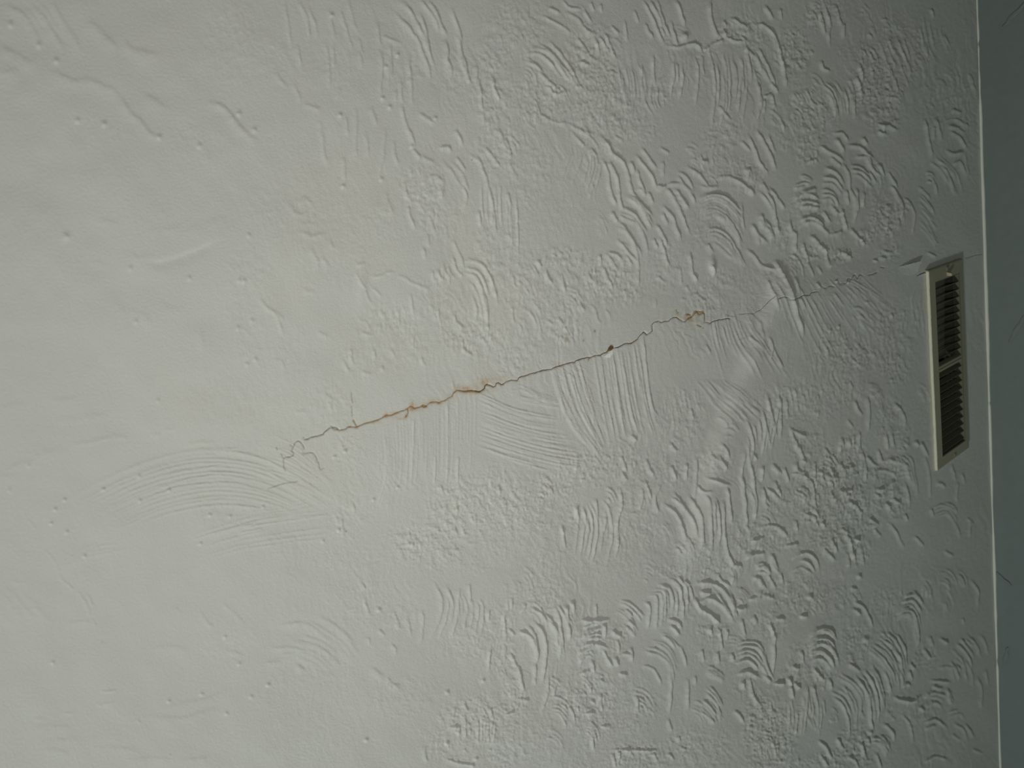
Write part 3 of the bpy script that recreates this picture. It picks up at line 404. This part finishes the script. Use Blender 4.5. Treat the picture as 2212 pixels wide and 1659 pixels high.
Cb(7, 2.8, 0.8, "480,1040 500,1250 480,1400", "760,1030 775,1200 760,1330", full=0.6); R_(3.6, 1.1, "690,950 715,1010 725,1090", "650,960 640,1250", "830,900 860,980"); R_(3.2, 1.2, "280,860 340,920", "370,935 460,940", "530,930 590,975", "490,890 520,960", "360,480 375,700 355,860", "270,780 310,880", "500,960 530,1060", "530,790 580,800", "600,660 620,760", "190,360 220,410", "380,380 460,380", "590,370 640,360", "180,35 240,55 290,120", "310,10 380,130", "420,0 440,60", "230,30 270,110", "0,180 50,370", "90,390 130,530", "700,800 780,900")
Cb(4, 3.0, 1.0, "1210,1380 1300,1400 1360,1500", "1200,1450 1280,1470 1330,1560"); R_(3, 1.0, "740,1425 800,1480 850,1580", "1300,1280 1380,1350 1390,1430", "1110,1430 1140,1560", "750,1540 830,1640", "900,1400 960,1500", "990,1560 1060,1600 1090,1659", "1240,1540 1290,1659")
St(350, 1380, 190, 280, 1.2); St(1070, 1480, 160, 180, 1.1); St(560, 170, 250, 180, 0.8); St(1060, 600, 130, 170, 0.8); St(760, 880, 150, 100, 0.9); St(620, 700, 120, 120, 0.7); St(330, 450, 150, 130, 0.7); St(900, 170, 200, 200, 0.5); St(1350, 250, 160, 130, 0.5); St(1650, 720, 110, 100, 0.6); St(850, 1600, 200, 80, 0.9); St(420, 1620, 300, 60, 0.7); St(1650, 1150, 130, 130, 0.5); St(850, 650, 200, 130, 0.3); St(1480, 1150, 200, 120, 0.3); St(520, 860, 140, 110, 0.6)
# light swirls of the same hand between the traced ones
_t[:] = [0, 0, 1.0]
rs = np.random.default_rng(42)
for k in range(110):
    cx_, cy_ = rs.uniform(1080, 2070), rs.uniform(10, 1640)
    if abs(cy_-(920-0.292*(cx_-760))) < 45 or (cx_ < 1450 and 760 < cy_ < 1010) or (1990 < cx_ and 540 < cy_ < 1040) or (1200 < cx_ < 1560 and 150 < cy_ < 340): continue
    rad = rs.uniform(28, 62)*(1.15-0.25*(cx_-1080)/990); n_ = int(rs.integers(3, 6)); t0 = rs.uniform(-1.9, -1.2); t1 = t0+rs.uniform(0.9, 1.6); sp = rs.uniform(7, 11)
    arc = lambda r: ' '.join('%.1f,%.1f' % (cx_+0.72*r*math.cos(t), cy_+r*1.1*math.sin(t)) for t in np.linspace(t0, t1, 6))
    Cb(n_, 2.4, rs.uniform(0.35, 0.75), arc(rad), arc(max(8, rad-sp*(n_-1))), full=0.5)
# ------------------------------------------------------------------ cracks of the seam (traced along the ceiling)
cracks = []      # name, points, width in picture pixels, material
def Ck(w, m, *ss):
    for s in ss: cracks.append((pts(s), w, m))
tile(560, 780, 500/2212)
Ck(1.5, M_crackd, "430,750 470,745 490,730 540,720 610,700 625,680 640,665 685,635", "680,615 700,640 720,655 750,650 770,665", "700,630 740,640 760,655")
Ck(1.6, M_crackr, "770,662 800,655 830,648 850,630 870,625 900,630 930,628 1000,600 1090,575 1160,552 1210,520 1270,515 1320,490 1390,468 1420,450 1450,430 1480,450 1530,440 1570,420 1600,430 1630,400 1660,392 1700,390 1720,400 1760,380 1790,370 1820,350 1850,335 1865,300 1900,278",
   "935,625 915,590 900,560", "1420,455 1425,500 1395,535", "1560,425 1570,438 1605,432")
Ck(1.7, M_crackd, "1900,278 1960,290 2010,285 2060,285 2110,295 2150,275 2165,235 2180,225 2212,235")
Ck(1.2, M_crackg, "430,840 420,810 395,775 365,762 340,785 325,825 310,855 330,880 325,900 290,915 240,920", "410,870 430,885 470,875 510,875 540,910 560,960", "415,725 430,745", "290,795 320,815")
Ck(0.8, M_crackg, "240,920 230,940 235,1020 250,1060", "560,960 575,1020 580,1040 620,1020", "160,820 175,855", "80,1220 170,1190 260,1165 370,1150", "890,540 885,480 888,450", "890,400 880,370 880,300", "205,880 215,910 230,930")
tile(1000, 680, 400/2212)
Ck(1.9, M_crackd, "0,912 60,912 100,905 160,912 205,918 240,895 265,880 270,850 290,830 320,840 360,862 395,850 400,820 420,812 470,835 520,800 580,778 650,785 670,755 690,740 740,730 800,705 870,690 930,670 980,660 1050,650 1090,630 1150,610 1200,595 1290,568 1330,570 1360,545 1420,525 1500,508 1520,515 1590,485 1640,485 1670,465 1710,450 1740,430",
   "1800,402 1860,388 1900,365 1940,345 2010,340 2090,290 2110,260 2165,205 2200,235")
Ck(1.0, M_crackr, "1510,515 1500,540 1495,555", "1140,580 1145,605 1175,612")
tile(1280, 560, 400/2212)
Ck(1.3, M_crackd, "615,868 650,900 690,880 715,860 710,790 720,770 750,748 790,740 820,755 860,740 905,740 940,710 970,695 1000,695 1040,720 1080,745 1110,742", "1335,750 1370,755 1395,768 1440,740 1500,725 1560,718 1605,705 1650,712")
Ck(1.4, M_crackr, "1110,742 1150,700 1185,690 1210,660 1240,630 1280,660 1300,645 1330,640 1335,750", "1110,655 1165,660 1180,690", "1000,620 1030,645", "1240,780 1300,805", "1190,680 1215,625 1235,618 1300,630 1330,622")
Ck(0.9, M_crackg, "1580,655 1640,680 1690,685", "1740,658 1830,650 1920,650 1960,620 2000,605 2010,590 2060,530 2135,435")
tile(1640, 500, 380/2212)
Ck(1.2, M_crackg, "170,850 240,825 290,835 320,865 390,860 450,835 500,805 590,800 620,770 700,755", "690,640 720,670 800,715 870,685 930,700", "930,620 960,605 1000,660 1080,650 1110,590 1150,605 1195,540 1230,590 1270,540 1300,560", "1370,545 1420,540 1490,510", "1530,445 1580,455", "1980,560 2030,530 2095,515")
tile(1960, 520, 252/1608)
Ck(0.9, M_crackg, "790,240 830,235 900,210 930,200 1030,185")

# grooves and stains under the cracks
prev = None
for P, w, m in cracks:
    Q = spline(P, 1.0)
    for x, y in Q:
        blob(x, y, w*0.8+0.5, w*0.8+0.5, -0.14 if w > 1.1 else -0.08, neg)
        if m is M_crackr: blob(x, y, 3.0, 3.0, 0.05, rust)
        elif m is M_crackd and w > 1.55: blob(x, y, 3.0, 2.4, 0.014, rust)
def Rs(x, y, rx, ry, a): blob(*pts('%g,%g' % (x, y))[0], rx, ry, a, rust)
tile(560, 780, 500/2212)
for x, y, rx, ry, a in ((880, 437, 2.5, 1.8, 1.0), (905, 570, 2, 3, 0.9), (865, 630, 3, 3, 0.8), (930, 640, 4, 2.5, 0.5), (1210, 525, 5, 5, 1.0), (1100, 585, 12, 4, 0.35), (1320, 540, 14, 6, 0.35), (1400, 520, 4, 6, 0.7), (1350, 550, 4, 2, 0.5),
    (1455, 420, 5, 9, 0.7), (1470, 465, 9, 4, 0.55), (1550, 440, 16, 7, 0.40), (1590, 410, 5, 3, 0.5), (1660, 380, 9, 6, 0.35), (1720, 395, 12, 6, 0.30), (1830, 340, 12, 6, 0.3), (1900, 262, 12, 6, 0.42), (1980, 265, 18, 7, 0.32), (2060, 300, 22, 5, 0.25), (2090, 270, 14, 8, 0.15), (2160, 190, 16, 12, 0.18), (1640, 390, 8, 5, 0.3), (1290, 500, 12, 4, 0.3)): Rs(x, y, rx, ry, a)
tile(1000, 680, 400/2212)
for x, y, rx, ry, a in ((300, 790, 16, 10, 0.24), (420, 790, 15, 7, 0.2), (250, 820, 8, 6, 0.18), (50, 890, 14, 6, 0.30), (100, 925, 20, 5, 0.2), (330, 890, 12, 5, 0.2), (480, 740, 8, 5, 0.15), (720, 650, 3, 8, 0.30), (720, 765, 14, 5, 0.15), (1160, 610, 4, 2.5, 0.6), (1145, 585, 1.2, 3, 0.5), (520, 770, 10, 6, 0.15), (1440, 305, 1.6, 2.2, 0.8)): Rs(x, y, rx, ry, a)
blob(*pts("1235,285")[0], 2.6, 6, 0.42, rust); blob(*pts("1235,285")[0], 2.6, 6, 0.30, dirt)
for x, y, r, a in ((1572, 195, 1.6, 0.9), (1440, 305, 1.3, 0.5), (1175, 785, 0.8, 0.4)): blob(*pts('%g,%g' % (x, y))[0], r, r*1.6, a, dirt)
tile(1280, 560, 400/2212)
for x, y, rx, ry, a in ((1010, 660, 6, 6, 0.42), (1140, 665, 5, 4, 0.75), (1130, 720, 8, 5, 0.5), (1190, 725, 10, 6, 0.35), (1230, 720, 7, 10, 0.22), (1260, 650, 9, 5, 0.35), (1310, 630, 5, 3, 0.7), (800, 720, 20, 5, 0.14), (1260, 790, 9, 3, 0.32), (1060, 710, 8, 4, 0.3)): Rs(x, y, rx, ry, a)
for x, y, r in ((748, 1148, 1.3), (1020, 345, 0.9), (949, 326, 0.8), (1081, 308, 0.8), (1102, 334, 0.8), (937, 394, 0.8), (221, 1387, 0.9), (368, 1629, 0.8), (991, 831, 0.9), (1461, 670, 1.2), (1509, 650, 1.2), (1518, 709, 1.0), (760, 943, 0.9), (1268, 299, 0.9)):
    blob(x, y, r, r, 1.0, dirt)
rust *= 0.85*np.clip(0.95+0.55*fbm((RH, RW), 7, 901, 3, 0.6), 0.15, 1.6)
rust = np.clip(rust, 0, 0.9); dirt = np.clip(dirt, 0, 1)

# ------------------------------------------------------------------ put the relief together
gy, gx = np.mgrid[0:RH, 0:RW].astype(np.float32); gx -= MG; gy -= MG
warp = fbm((RH, RW), 40, 31, 3)
fine = fbm((RH, RW), 5, 51, 3, 0.7, 0.8)
mid = fbm((RH, RW), 13, 71, 3, 0.6, 0.75)
big = fbm((RH, RW), 150, 91, 3, 0.5)
soft = np.clip((gx+150)/1100, 0.25, 1.0)                 # smoother trowelling over the left part
spk = np.clip(fbm((RH, RW), 8, 131, 2, 0.5)-0.25, 0, 1)   # separate little lumps
sw = np.array(SWELL, float); xb = np.interp(gy[:, 0], sw[:, 1], sw[:, 0])[:, None]
dd = (gx-xb)*0.9+2.5*vnoise((RH, RW), 30, 22, 411)
ramp = np.clip((dd+14)/34, 0, 1); ramp = ramp*ramp*(3-2*ramp)*np.exp(-np.clip(dd-30, 0, None)/130)
yw = np.interp(gy[:, 0], [560, 640, 900, 1100, 1180, 1265], [0, 1.0, 0.8, 1.0, 0.9, 0])[:, None]
base_h += (3.4*ramp*yw).astype(np.float32)
# drag marks of the trowel, running down and a little to the right
dr = vnoise((RH, RW+900), 5.5, 46, 511)+0.6*vnoise((RH, RW+900), 3.5, 26, 512)
ix = np.clip((gx+MG-0.22*gy+420+16*warp).astype(int), 0, RW+899)
drag = np.take_along_axis(dr, ix, 1)*np.clip(vnoise((RH, RW), 130, 110, 513)+0.25, 0, 0.8)*np.clip((gx-350)/900, 0, 1)
hm = 0.20*drag + base_h + pos*(1+0.10*mid)*np.clip((gx+350)/1350, 0.42, 1.0) + neg + stip*(0.31*np.clip(mid+0.6*fine, -0.6, 1.4)+0.42*spk)*soft \
     + 0.05*fine*soft + 0.016*mid*soft + 1.0*big*0.55
sm = hm
def sample(A, x, y):
    x = np.clip(np.asarray(x)+MG, 0, RW-1.001); y = np.clip(np.asarray(y)+MG, 0, RH-1.001)
    xi = x.astype(int); yi = y.astype(int); fx = x-xi; fy = y-yi
    return (A[yi, xi]*(1-fx)+A[yi, xi+1]*fx)*(1-fy)+(A[yi+1, xi]*(1-fx)+A[yi+1, xi+1]*fx)*fy
HS = 1.2                                                  # millimetres per unit of the drawing
def relief(x, y):
    a = plane(x, y); bx = plane(np.asarray(x)+1, y); by = plane(x, np.asarray(y)+1)
    s = np.sqrt(np.abs((bx-a)[..., 0]*(by-a)[..., 1]))/0.00042
    return sample(hm, x, y)*0.001*HS*np.clip(s, 0.6, 3)**0.75

U0 = float(plane(2135.0, 829.5)[0])                       # where the wall stands

# ------------------------------------------------------------------ air register: its place on the ceiling
FP = 0.0065
fq = [plane(x, y, FP) for x, y in ((2008, 585), (2078.3, 559), (2095, 966.5), (2024, 1017))]
fu0, fu1 = (fq[0][0]+fq[3][0])/2, (fq[1][0]+fq[2][0])/2; fv0, fv1 = (fq[0][1]+fq[1][1])/2, (fq[2][1]+fq[3][1])/2
oq = [plane(x, y, FP) for x, y in ((2020.5, 610), (2072, 593), (2083, 952), (2036.5, 983))]
ou0, ou1 = (oq[0][0]+oq[3][0])/2, (oq[1][0]+oq[2][0])/2; ov0, ov1 = (oq[0][1]+oq[1][1])/2, (oq[2][1]+oq[3][1])/2
print('REGISTER', (fu1-fu0, fv1-fv0), (ou1-ou0, ov1-ov0), 'U0', U0)

# ------------------------------------------------------------------ ceiling mesh
NC = 1230
xs = np.linspace(0, 1, NC)
line = lambda x: 920-0.292*(x-760)
top_n, bot_n = 330, 545
band = np.arange(-30, 30.01, 0.75)
offs_a = np.linspace(1, 0, top_n, endpoint=False); offs_b = np.linspace(0, 1, bot_n+1)[1:]
XE = lambda y: 2110+50*y/1659
xcol = -40+xs*(2135+40)
yc = line(xcol)[None, :]
Yt = (yc-30)-offs_a[:, None]*(yc-30+40); Yb = (yc+30)+offs_b[:, None]*(1659+40-yc-30); Ym = yc+band[:, None]
Y = np.vstack([Yt, Ym, Yb])
X = -40+xs[None, :]*(XE(Y)+40)
UV = plane(X, Y)
UV[:, -1, 0] = U0
Hh = relief(X, Y)
edge = np.clip((U0-UV[..., 0])/0.01, 0, 1); Hh *= edge     # the coat thins out into the corner
Z = ZC-Hh
P = np.concatenate([UV, Z[..., None]], -1)
# the ceiling runs on beyond the picture, in coarser steps
g = np.array([0.01, 0.03, 0.07, 0.15, 0.3, 0.6, 1.2])
L = np.repeat(P[:, :1], len(g), 1); L[..., 0] -= g[None, ::-1]; L[..., 2] = ZC; P = np.concatenate([L, P], 1)
T_ = np.repeat(P[:1], len(g), 0); T_[..., 1] -= g[::-1, None]; T_[..., 2] = ZC
B_ = np.repeat(P[-1:], len(g), 0); B_[..., 1] += g[:, None]; B_[..., 2] = ZC
P = np.concatenate([T_, P, B_], 0)
cu = (P[:-1, :-1, 0]+P[1:, 1:, 0])/2; cv = (P[:-1, :-1, 1]+P[1:, 1:, 1])/2
keep = ~((cu > ou0-0.006) & (cu < ou1+0.006) & (cv > ov0-0.006) & (cv < ov1+0.006))
me = grid_mesh('ceiling', P, keep)
ceiling = link('ceiling', me, M_ceil); ceiling['kind'] = 'structure'
ceiling['label'] = 'white swirl-textured plaster ceiling with a rust-stained crack'
px, py = unplane(P[..., 0], P[..., 1])
colr = np.zeros((P.shape[0]*P.shape[1], 4), np.float32); colr[:, 3] = 1
colr[:, 0] = sample(rust, px, py).reshape(-1); colr[:, 1] = sample(dirt, px, py).reshape(-1)
ca = me.color_attributes.new('stain', 'FLOAT_COLOR', 'POINT'); ca.data.foreach_set('color', colr.reshape(-1))

def at(x, y, lift=0.0):
    """point on the plaster, lift metres below its surface"""
    u, v = plane(x, y); return np.array([u, v, ZC-float(relief(x, y))-lift])

# dirt-filled crack lines, each lying in its groove
names = {M_crackr.name: 'rust stained crack line', M_crackd.name: 'dark brown crack line', M_crackg.name: 'fine grey hairline crack'}
for Pq, w, m in cracks:
    Q = np.vstack([np.linspace(Pq[i], Pq[i+1], max(2, int(np.hypot(*(np.subtract(Pq[i+1], Pq[i])))/2.2)), endpoint=False) for i in range(len(Pq)-1)]+[np.array([Pq[-1]])])
    Q = Q+np.random.default_rng(len(Q)).normal(0, 0.28, Q.shape)
    T = np.gradient(Q, axis=0); T /= np.linalg.norm(T, axis=1)[:, None]+1e-9; N = np.stack([-T[:, 1], T[:, 0]], 1)
    n = len(Q); wv = w*0.42*(1+0.35*n1d(n, 3))*np.clip(np.minimum(np.arange(n), np.arange(n)[::-1])/2+0.35, 0, 1)
    V, Fc = [], []
    for i in range(n):
        for s in (-1, 0, 1): V.append(at(Q[i, 0]+s*N[i, 0]*wv[i], Q[i, 1]+s*N[i, 1]*wv[i], 0.00022 if s else 0.00010))
        if i:
            a = 3*(i-1); Fc += [(a, a+1, a+4, a+3), (a+1, a+2, a+5, a+4)]
    o = pydata('crack', V, Fc, m, ceiling, True); o['label'] = names[m.name]

def patch(name, outline, m, lifts, mid_lift, label, jag=0.35, th=0.0004):
    """a thin chip of plaster or paper on the ceiling, with its own thickness"""
    O = np.vstack([np.linspace(outline[i], outline[(i+1) % len(outline)], max(2, int(np.hypot(*(np.subtract(outline[(i+1) % len(outline)], outline[i])))/1.6)), endpoint=False) for i in range(len(outline))])
    per = np.concatenate([np.linspace(lifts[i], lifts[(i+1) % len(outline)], max(2, int(np.hypot(*(np.subtract(outline[(i+1) % len(outline)], outline[i])))/1.6)), endpoint=False) for i in range(len(outline))])
    O = O+np.random.default_rng(5).normal(0, jag, O.shape); c = O.mean(0); n = len(O)
    V = [at(x, y, l) for (x, y), l in zip(O, per)]+[at(x, y, l-th) for (x, y), l in zip(O, per)]
    ring = [at(*(c+(q-c)*0.5), mid_lift*0.5+l*0.5) for q, l in zip(O, per)]; V += ring+[at(*c, mid_lift)]
    Fc = []
    for i in range(n):
        j = (i+1) % n
        Fc += [(i, j, 2*n+j, 2*n+i), (2*n+i, 2*n+j, 3*n), (j, i, n+i, n+j)]
    o = pydata(name, V, Fc, m, ceiling); o['label'] = label; return o
tile(1000, 680, 400/2212)
patch('bare_plaster_chip', pts("1690,495 1730,455 1765,428 1800,402 1862,398 1810,415 1780,470 1752,512 1712,508"), M_chip, [0.0005]*9, 0.0009, 'bright white chip of bare plaster below the hole')
patch('torn_paper', pts("1720,442 1735,398 1768,362 1795,376 1803,400 1765,425"), M_hole, [0.0005]*6, 0.0006, 'brown torn paper in the hole above the white chip')
patch('torn_paper', pts("1727,430 1735,405 1750,404 1756,420 1742,434"), M_crackd, [0.0009]*5, 0.0009, 'darkest spot of the hole', th=0.0002)
# plaster lifting where the seam meets the register
tile(1640, 500, 380/2212)
M_flake = M_ceil
patch('lifted_plaster_flake', pts("1745,445 1800,432 1890,405 1960,385 2004,378 1985,440 1980,520 1900,560 1800,540"), M_flake, [0.0001, 0.0014, 0.0030, 0.0040, 0.0043, 0.0026, 0.0008, 0.0, 0.0], 0.0012, 'raised plaster flake with a torn upper edge', jag=0.4, th=0.0001)
patch('lifted_plaster_flake', pts("1985,565 2030,540 2098,520 2098,545 2000,575"), M_flake, [0.0002, 0.0014, 0.0022, 0.0008, 0.0], 0.0006, 'small raised flake touching the register', jag=0.3, th=0.0001)

# ------------------------------------------------------------------ wall and the bead of caulk in the corner
va, vb = P[0, -1, 1], P[-1, -1, 1]
vv = np.concatenate([np.linspace(va, -0.35, 20, endpoint=False), np.linspace(-0.35, 1.45, 420, endpoint=False), np.linspace(1.45, vb, 20)])
zz = np.concatenate([np.linspace(ZC, ZC-0.30, 90, endpoint=False), np.linspace(ZC-0.30, 0.0, 30)])
wn = fbm((len(zz), len(vv)), 40, 301, 4, 0.5)*0.0012+fbm((len(zz), len(vv)), 5, 302, 2)*0.00025
GV, GZ = np.meshgrid(vv, zz); Pw = np.stack([U0-wn*np.clip((ZC-GZ)/0.02, 0, 1), GV, GZ], -1)
wall = link('wall_right', grid_mesh('wall_right', Pw[:, ::-1]), M_wall); wall['kind'] = 'structure'; wall['label'] = 'grey-blue painted wall beyond the register'
# scuffs on the wall
def scuff(x, y, ang, ln):
    d = np.array([x-cc[0], y-cc[1], F]) @ RM.T; k = U0/d[0]; p = d*k
    c_ = np.array([p[1], ZC-D+p[2]]); t = np.array([math.cos(ang), math.sin(ang)]); nn = np.array([-t[1], t[0]])
    V, Fc = [], []
    for i in range(7):
        q = c_+t*ln*(i/6-0.5)+nn*0.001*math.sin(i*2.1); wd_ = 0.0035*math.sin(math.pi*(i+0.5)/7)
        V += [(U0-0.0012, *(q-nn*wd_)), (U0-0.0020, *q), (U0-0.0012, *(q+nn*wd_))]
        if i: a = 3*(i-1); Fc += [(a, a+1, a+4, a+3), (a+1, a+2, a+5, a+4)]
    o = pydata('paint_ridge', V, Fc, M_wall, wall, True)
for a_ in ((2193, 30, 0.9, 0.05), (2198, 708, 0.5, 0.06), (2160, 1245, 2.2, 0.05), (2172, 1420, 0.2, 0.05)): scuff(*a_)

nb = 700; bv = np.linspace(-0.45, 1.6, nb); rr = 0.0022+0.0007*n1d(nb, 30)+0.0004*n1d(nb, 7)
yb = unplane(np.full(nb, U0), bv)[1]
rr += 0.0014*np.exp(-((yb-640)/190)**2)
rr *= 1-0.85*np.exp(-((yb-95)/6)**2)-0.55*np.exp(-((yb-870)/3)**2)-0.8*np.exp(-((yb-1428)/9)**2)
rr = np.clip(rr, 0.0004, 0.01); of = 0.0012*n1d(nb, 45)
V, Fc = [], []
for i in range(nb):
    for k in range(7):
        th = math.pi/2*k/6; rad = rr[i]*(1+0.15*math.sin(2*th))
        V.append((U0-rad*math.cos(th)*1.1+ (0.0008 if k == 6 else 0), bv[i], ZC+0.0004-rad*math.sin(th)*1.25-abs(of[i])*math.sin(th)))
    if i:
        for k in range(6):
            a = 7*(i-1)+k; Fc.append((a, a+1, a+8, a+7))
bead = pydata('trim_1', V, Fc, M_bead, None, True); bead['kind'] = 'structure'; bead['label'] = 'thin pale bead of caulk along the corner of ceiling and wall'

# ------------------------------------------------------------------ air register
reg = bpy.data.objects.new('air_register', None); C.objects.link(reg)
rc = np.array([(fu0+fu1)/2, (fv0+fv1)/2, ZC]); reg.location = rc
reg['label'] = 'cream metal ceiling air register with two banks of louvers, beside the wall'; reg['category'] = 'vent'
def child(name, V, Fc, m, label=None, smooth=False, parent=None):
    o = pydata(name, np.asarray(V, float), Fc, m, parent or reg, smooth)
    if label: o['label'] = label
    return o
a0, a1, b0, b1 = fu0-rc[0], fu1-rc[0], fv0-rc[1], fv1-rc[1]
p0, p1, q0, q1 = ou0-rc[0], ou1-rc[0], ov0-rc[1], ov1-rc[1]
def rect(x0, x1, y0, y1, z): return [(x0, y0, z), (x1, y0, z), (x1, y1, z), (x0, y1, z)]
rings = [rect(a0-0.0012, a1+0.0012, b0-0.0012, b1+0.0012, 0.003), rect(a0-0.001, a1+0.001, b0-0.001, b1+0.001, -0.0035), rect(a0-0.0002, a1+0.0002, b0-0.0002, b1+0.0002, -0.0060), rect(a0+0.0012, a1-0.0012, b0+0.0012, b1-0.0012, -FP),
         rect(p0-0.002, p1+0.002, q0-0.002, q1+0.002, -FP-0.0006), rect(p0-0.0004, p1+0.0004, q0-0.0004, q1+0.0004, -FP+0.0002), rect(p0, p1, q0, q1, 0.004)]
V = [p for r in rings for p in r]; Fc = []   # rings from the ceiling out over the rim and into the opening
for k in range(len(rings)-1):
    for i in range(4):
        j = (i+1) % 4; Fc.append((4*k+i, 4*k+j, 4*k+4+j, 4*k+4+i))
child('faceplate', V, Fc[:16], M_face)
child('throat', V, Fc[16:], M_enamel_shade, 'inner return of the opening, darkened as if in shade')  # shade inside the opening comes from the darker enamel
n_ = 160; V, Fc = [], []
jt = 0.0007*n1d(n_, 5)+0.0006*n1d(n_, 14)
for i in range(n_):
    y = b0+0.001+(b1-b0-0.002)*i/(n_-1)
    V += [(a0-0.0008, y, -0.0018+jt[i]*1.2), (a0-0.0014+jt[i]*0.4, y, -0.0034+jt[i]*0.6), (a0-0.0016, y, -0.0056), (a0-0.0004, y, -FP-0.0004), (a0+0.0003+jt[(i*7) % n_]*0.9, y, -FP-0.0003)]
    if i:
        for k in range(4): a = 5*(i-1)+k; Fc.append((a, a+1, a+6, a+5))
child('painted_edge_lit', V, Fc, M_edge_lit, 'rough paint brushed along the long outer edge, lightened to look lit', True)  # strip of edge paint that also carries the rim's brightness in its colour
# divider between the banks
bm0 = plane(2031.5, 800, FP)[1]-rc[1]; bm1 = plane(2074, 772, FP)[1]-rc[1]; mv = (bm0+bm1)/2
hw = 0.0052
V, Fc = [], []
prof = [(-hw, 0.006), (-hw, -FP+0.0008), (-hw+0.0012, -FP), (-0.0012, -FP), (0, -FP+0.002), (0.0012, -FP), (hw-0.0012, -FP), (hw, -FP+0.0008), (hw, 0.006)]
for u in (p0-0.001, p1+0.001):
    V += [(u, mv+a, z) for a, z in prof]
for k in range(len(prof)-1): Fc.append((k, k+1, len(prof)+k+1, len(prof)+k))
child('divider_bar', V, Fc, M_face)
# louvers
def louver(vc, tilt, ch, z0):
    th = 0.0008; V = []; Fc = []; m_ = 6
    for u, kk in ((p0+0.0006, 0), (p0+0.004, 1), (p1-0.004, 1), (p1-0.0006, 0)):
        for i in range(m_+1):
            s = i/m_-0.0; x = (s)*ch; bend = 0.05*ch*math.sin(math.pi*s)
            vv_ = vc+x*math.sin(tilt)+bend*math.cos(tilt); zz_ = z0+x*math.cos(tilt)-bend*math.sin(tilt)
            V.append((u, vv_, zz_)); V.append((u, vv_+th*math.cos(tilt), zz_-th*math.sin(tilt)))
    r = 2*(m_+1)
    for k in range(3):
        for i in range(m_):
            a = k*r+2*i; b_ = a+r
            Fc += [(a, a+2, b_+2, b_), (a+1, b_+1, b_+3, a+3)]
        Fc += [(k*r, (k+1)*r, (k+1)*r+1, k*r+1), (k*r+2*m_, k*r+2*m_+1, (k+1)*r+2*m_+1, (k+1)*r+2*m_)]
    return child('louver', V, Fc, M_enamel_shade, None, True)
up0, up1 = q0, mv-hw; lo0, lo1 = mv+hw, q1
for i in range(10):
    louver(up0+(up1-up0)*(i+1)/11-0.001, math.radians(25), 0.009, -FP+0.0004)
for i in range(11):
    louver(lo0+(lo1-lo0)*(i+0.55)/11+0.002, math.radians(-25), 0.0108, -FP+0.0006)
# duct behind
dz = 0.075
def boxin(name, x0, x1, y0, y1, z0, z1, m):
    V = rect(x0, x1, y0, y1, z0)+rect(x0, x1, y0, y1, z1)
    return child(name, V, [(0, 1, 5, 4), (1, 2, 6, 5), (2, 3, 7, 6), (3, 0, 4, 7), (4, 5, 6, 7)], m)
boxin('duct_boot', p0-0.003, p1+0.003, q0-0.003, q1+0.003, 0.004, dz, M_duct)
# damper blade standing half open behind the upper bank
dv0, dv1 = up0+0.004, up1-0.002
V = [(p0+0.036, dv0, 0.010), (p1-0.004, dv0, 0.014), (p1-0.004, dv1, 0.020), (p0+0.036, dv1, 0.016), (p0+0.036, dv0, 0.011), (p1-0.004, dv0, 0.015), (p1-0.004, dv1, 0.021), (p0+0.036, dv1, 0.017)]
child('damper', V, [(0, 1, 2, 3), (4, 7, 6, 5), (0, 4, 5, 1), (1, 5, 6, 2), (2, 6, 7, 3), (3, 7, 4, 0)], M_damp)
def disc(name, x, y, r, z, hgt, m, label, slot=True):
    V = [(0, 0, -hgt)]; Fc = []; n = 18
    for k in range(n): t = 2*math.pi*k/n; V.append((r*0.6*math.cos(t), r*0.6*math.sin(t), -hgt*0.9))
    for k in range(n): t = 2*math.pi*k/n; V.append((r*math.cos(t), r*math.sin(t), 0.0004))
    for k in range(n): j = (k+1) % n; Fc += [(0, 1+j, 1+k), (1+k, 1+j, 1+n+j, 1+n+k)]
    V = [(x+a, y+b_, z+c) for a, b_, c in V]
    return child(name, V, Fc, m, label)
s1 = plane(2045.5, 579.5, FP)-rc[:2]; s2 = plane(2062.5, 982, FP)-rc[:2]; s3 = plane(2036, 597, FP)-rc[:2]; s4 = plane(2046.5, 591, FP)-rc[:2]
disc('screw', s1[0], s1[1], 0.0052, -FP, 0.0022, M_screw, 'dark screw at the upper end')
disc('screw', s2[0], s2[1], 0.0040, -FP, 0.0018, M_screw, 'dark screw at the lower end')
disc('lever_slot', s3[0], s3[1], 0.0034, -FP, 0.0003, M_duct, 'small dark hole beside the lever')
V = []; lw = 0.0036
for z, w_, dv_ in ((-FP, 1.0, 0), (-FP-0.004, 0.9, 0.001), (-FP-0.0075, 0.65, 0.002)):
    V += [(s4[0]-lw*w_, s4[1]-0.003*w_+dv_, z), (s4[0]+lw*w_, s4[1]-0.003*w_+dv_, z), (s4[0]+lw*w_, s4[1]+0.003*w_+dv_, z), (s4[0]-lw*w_, s4[1]+0.003*w_+dv_, z)]
Fc = [(8, 9, 10, 11)]
for k in range(2):
    for i in range(4): j = (i+1) % 4; Fc.append((4*k+i, 4*k+j, 4*k+4+j, 4*k+4+i))
child('damper_lever', V, Fc, M_brass, 'brassy damper lever at the upper end')
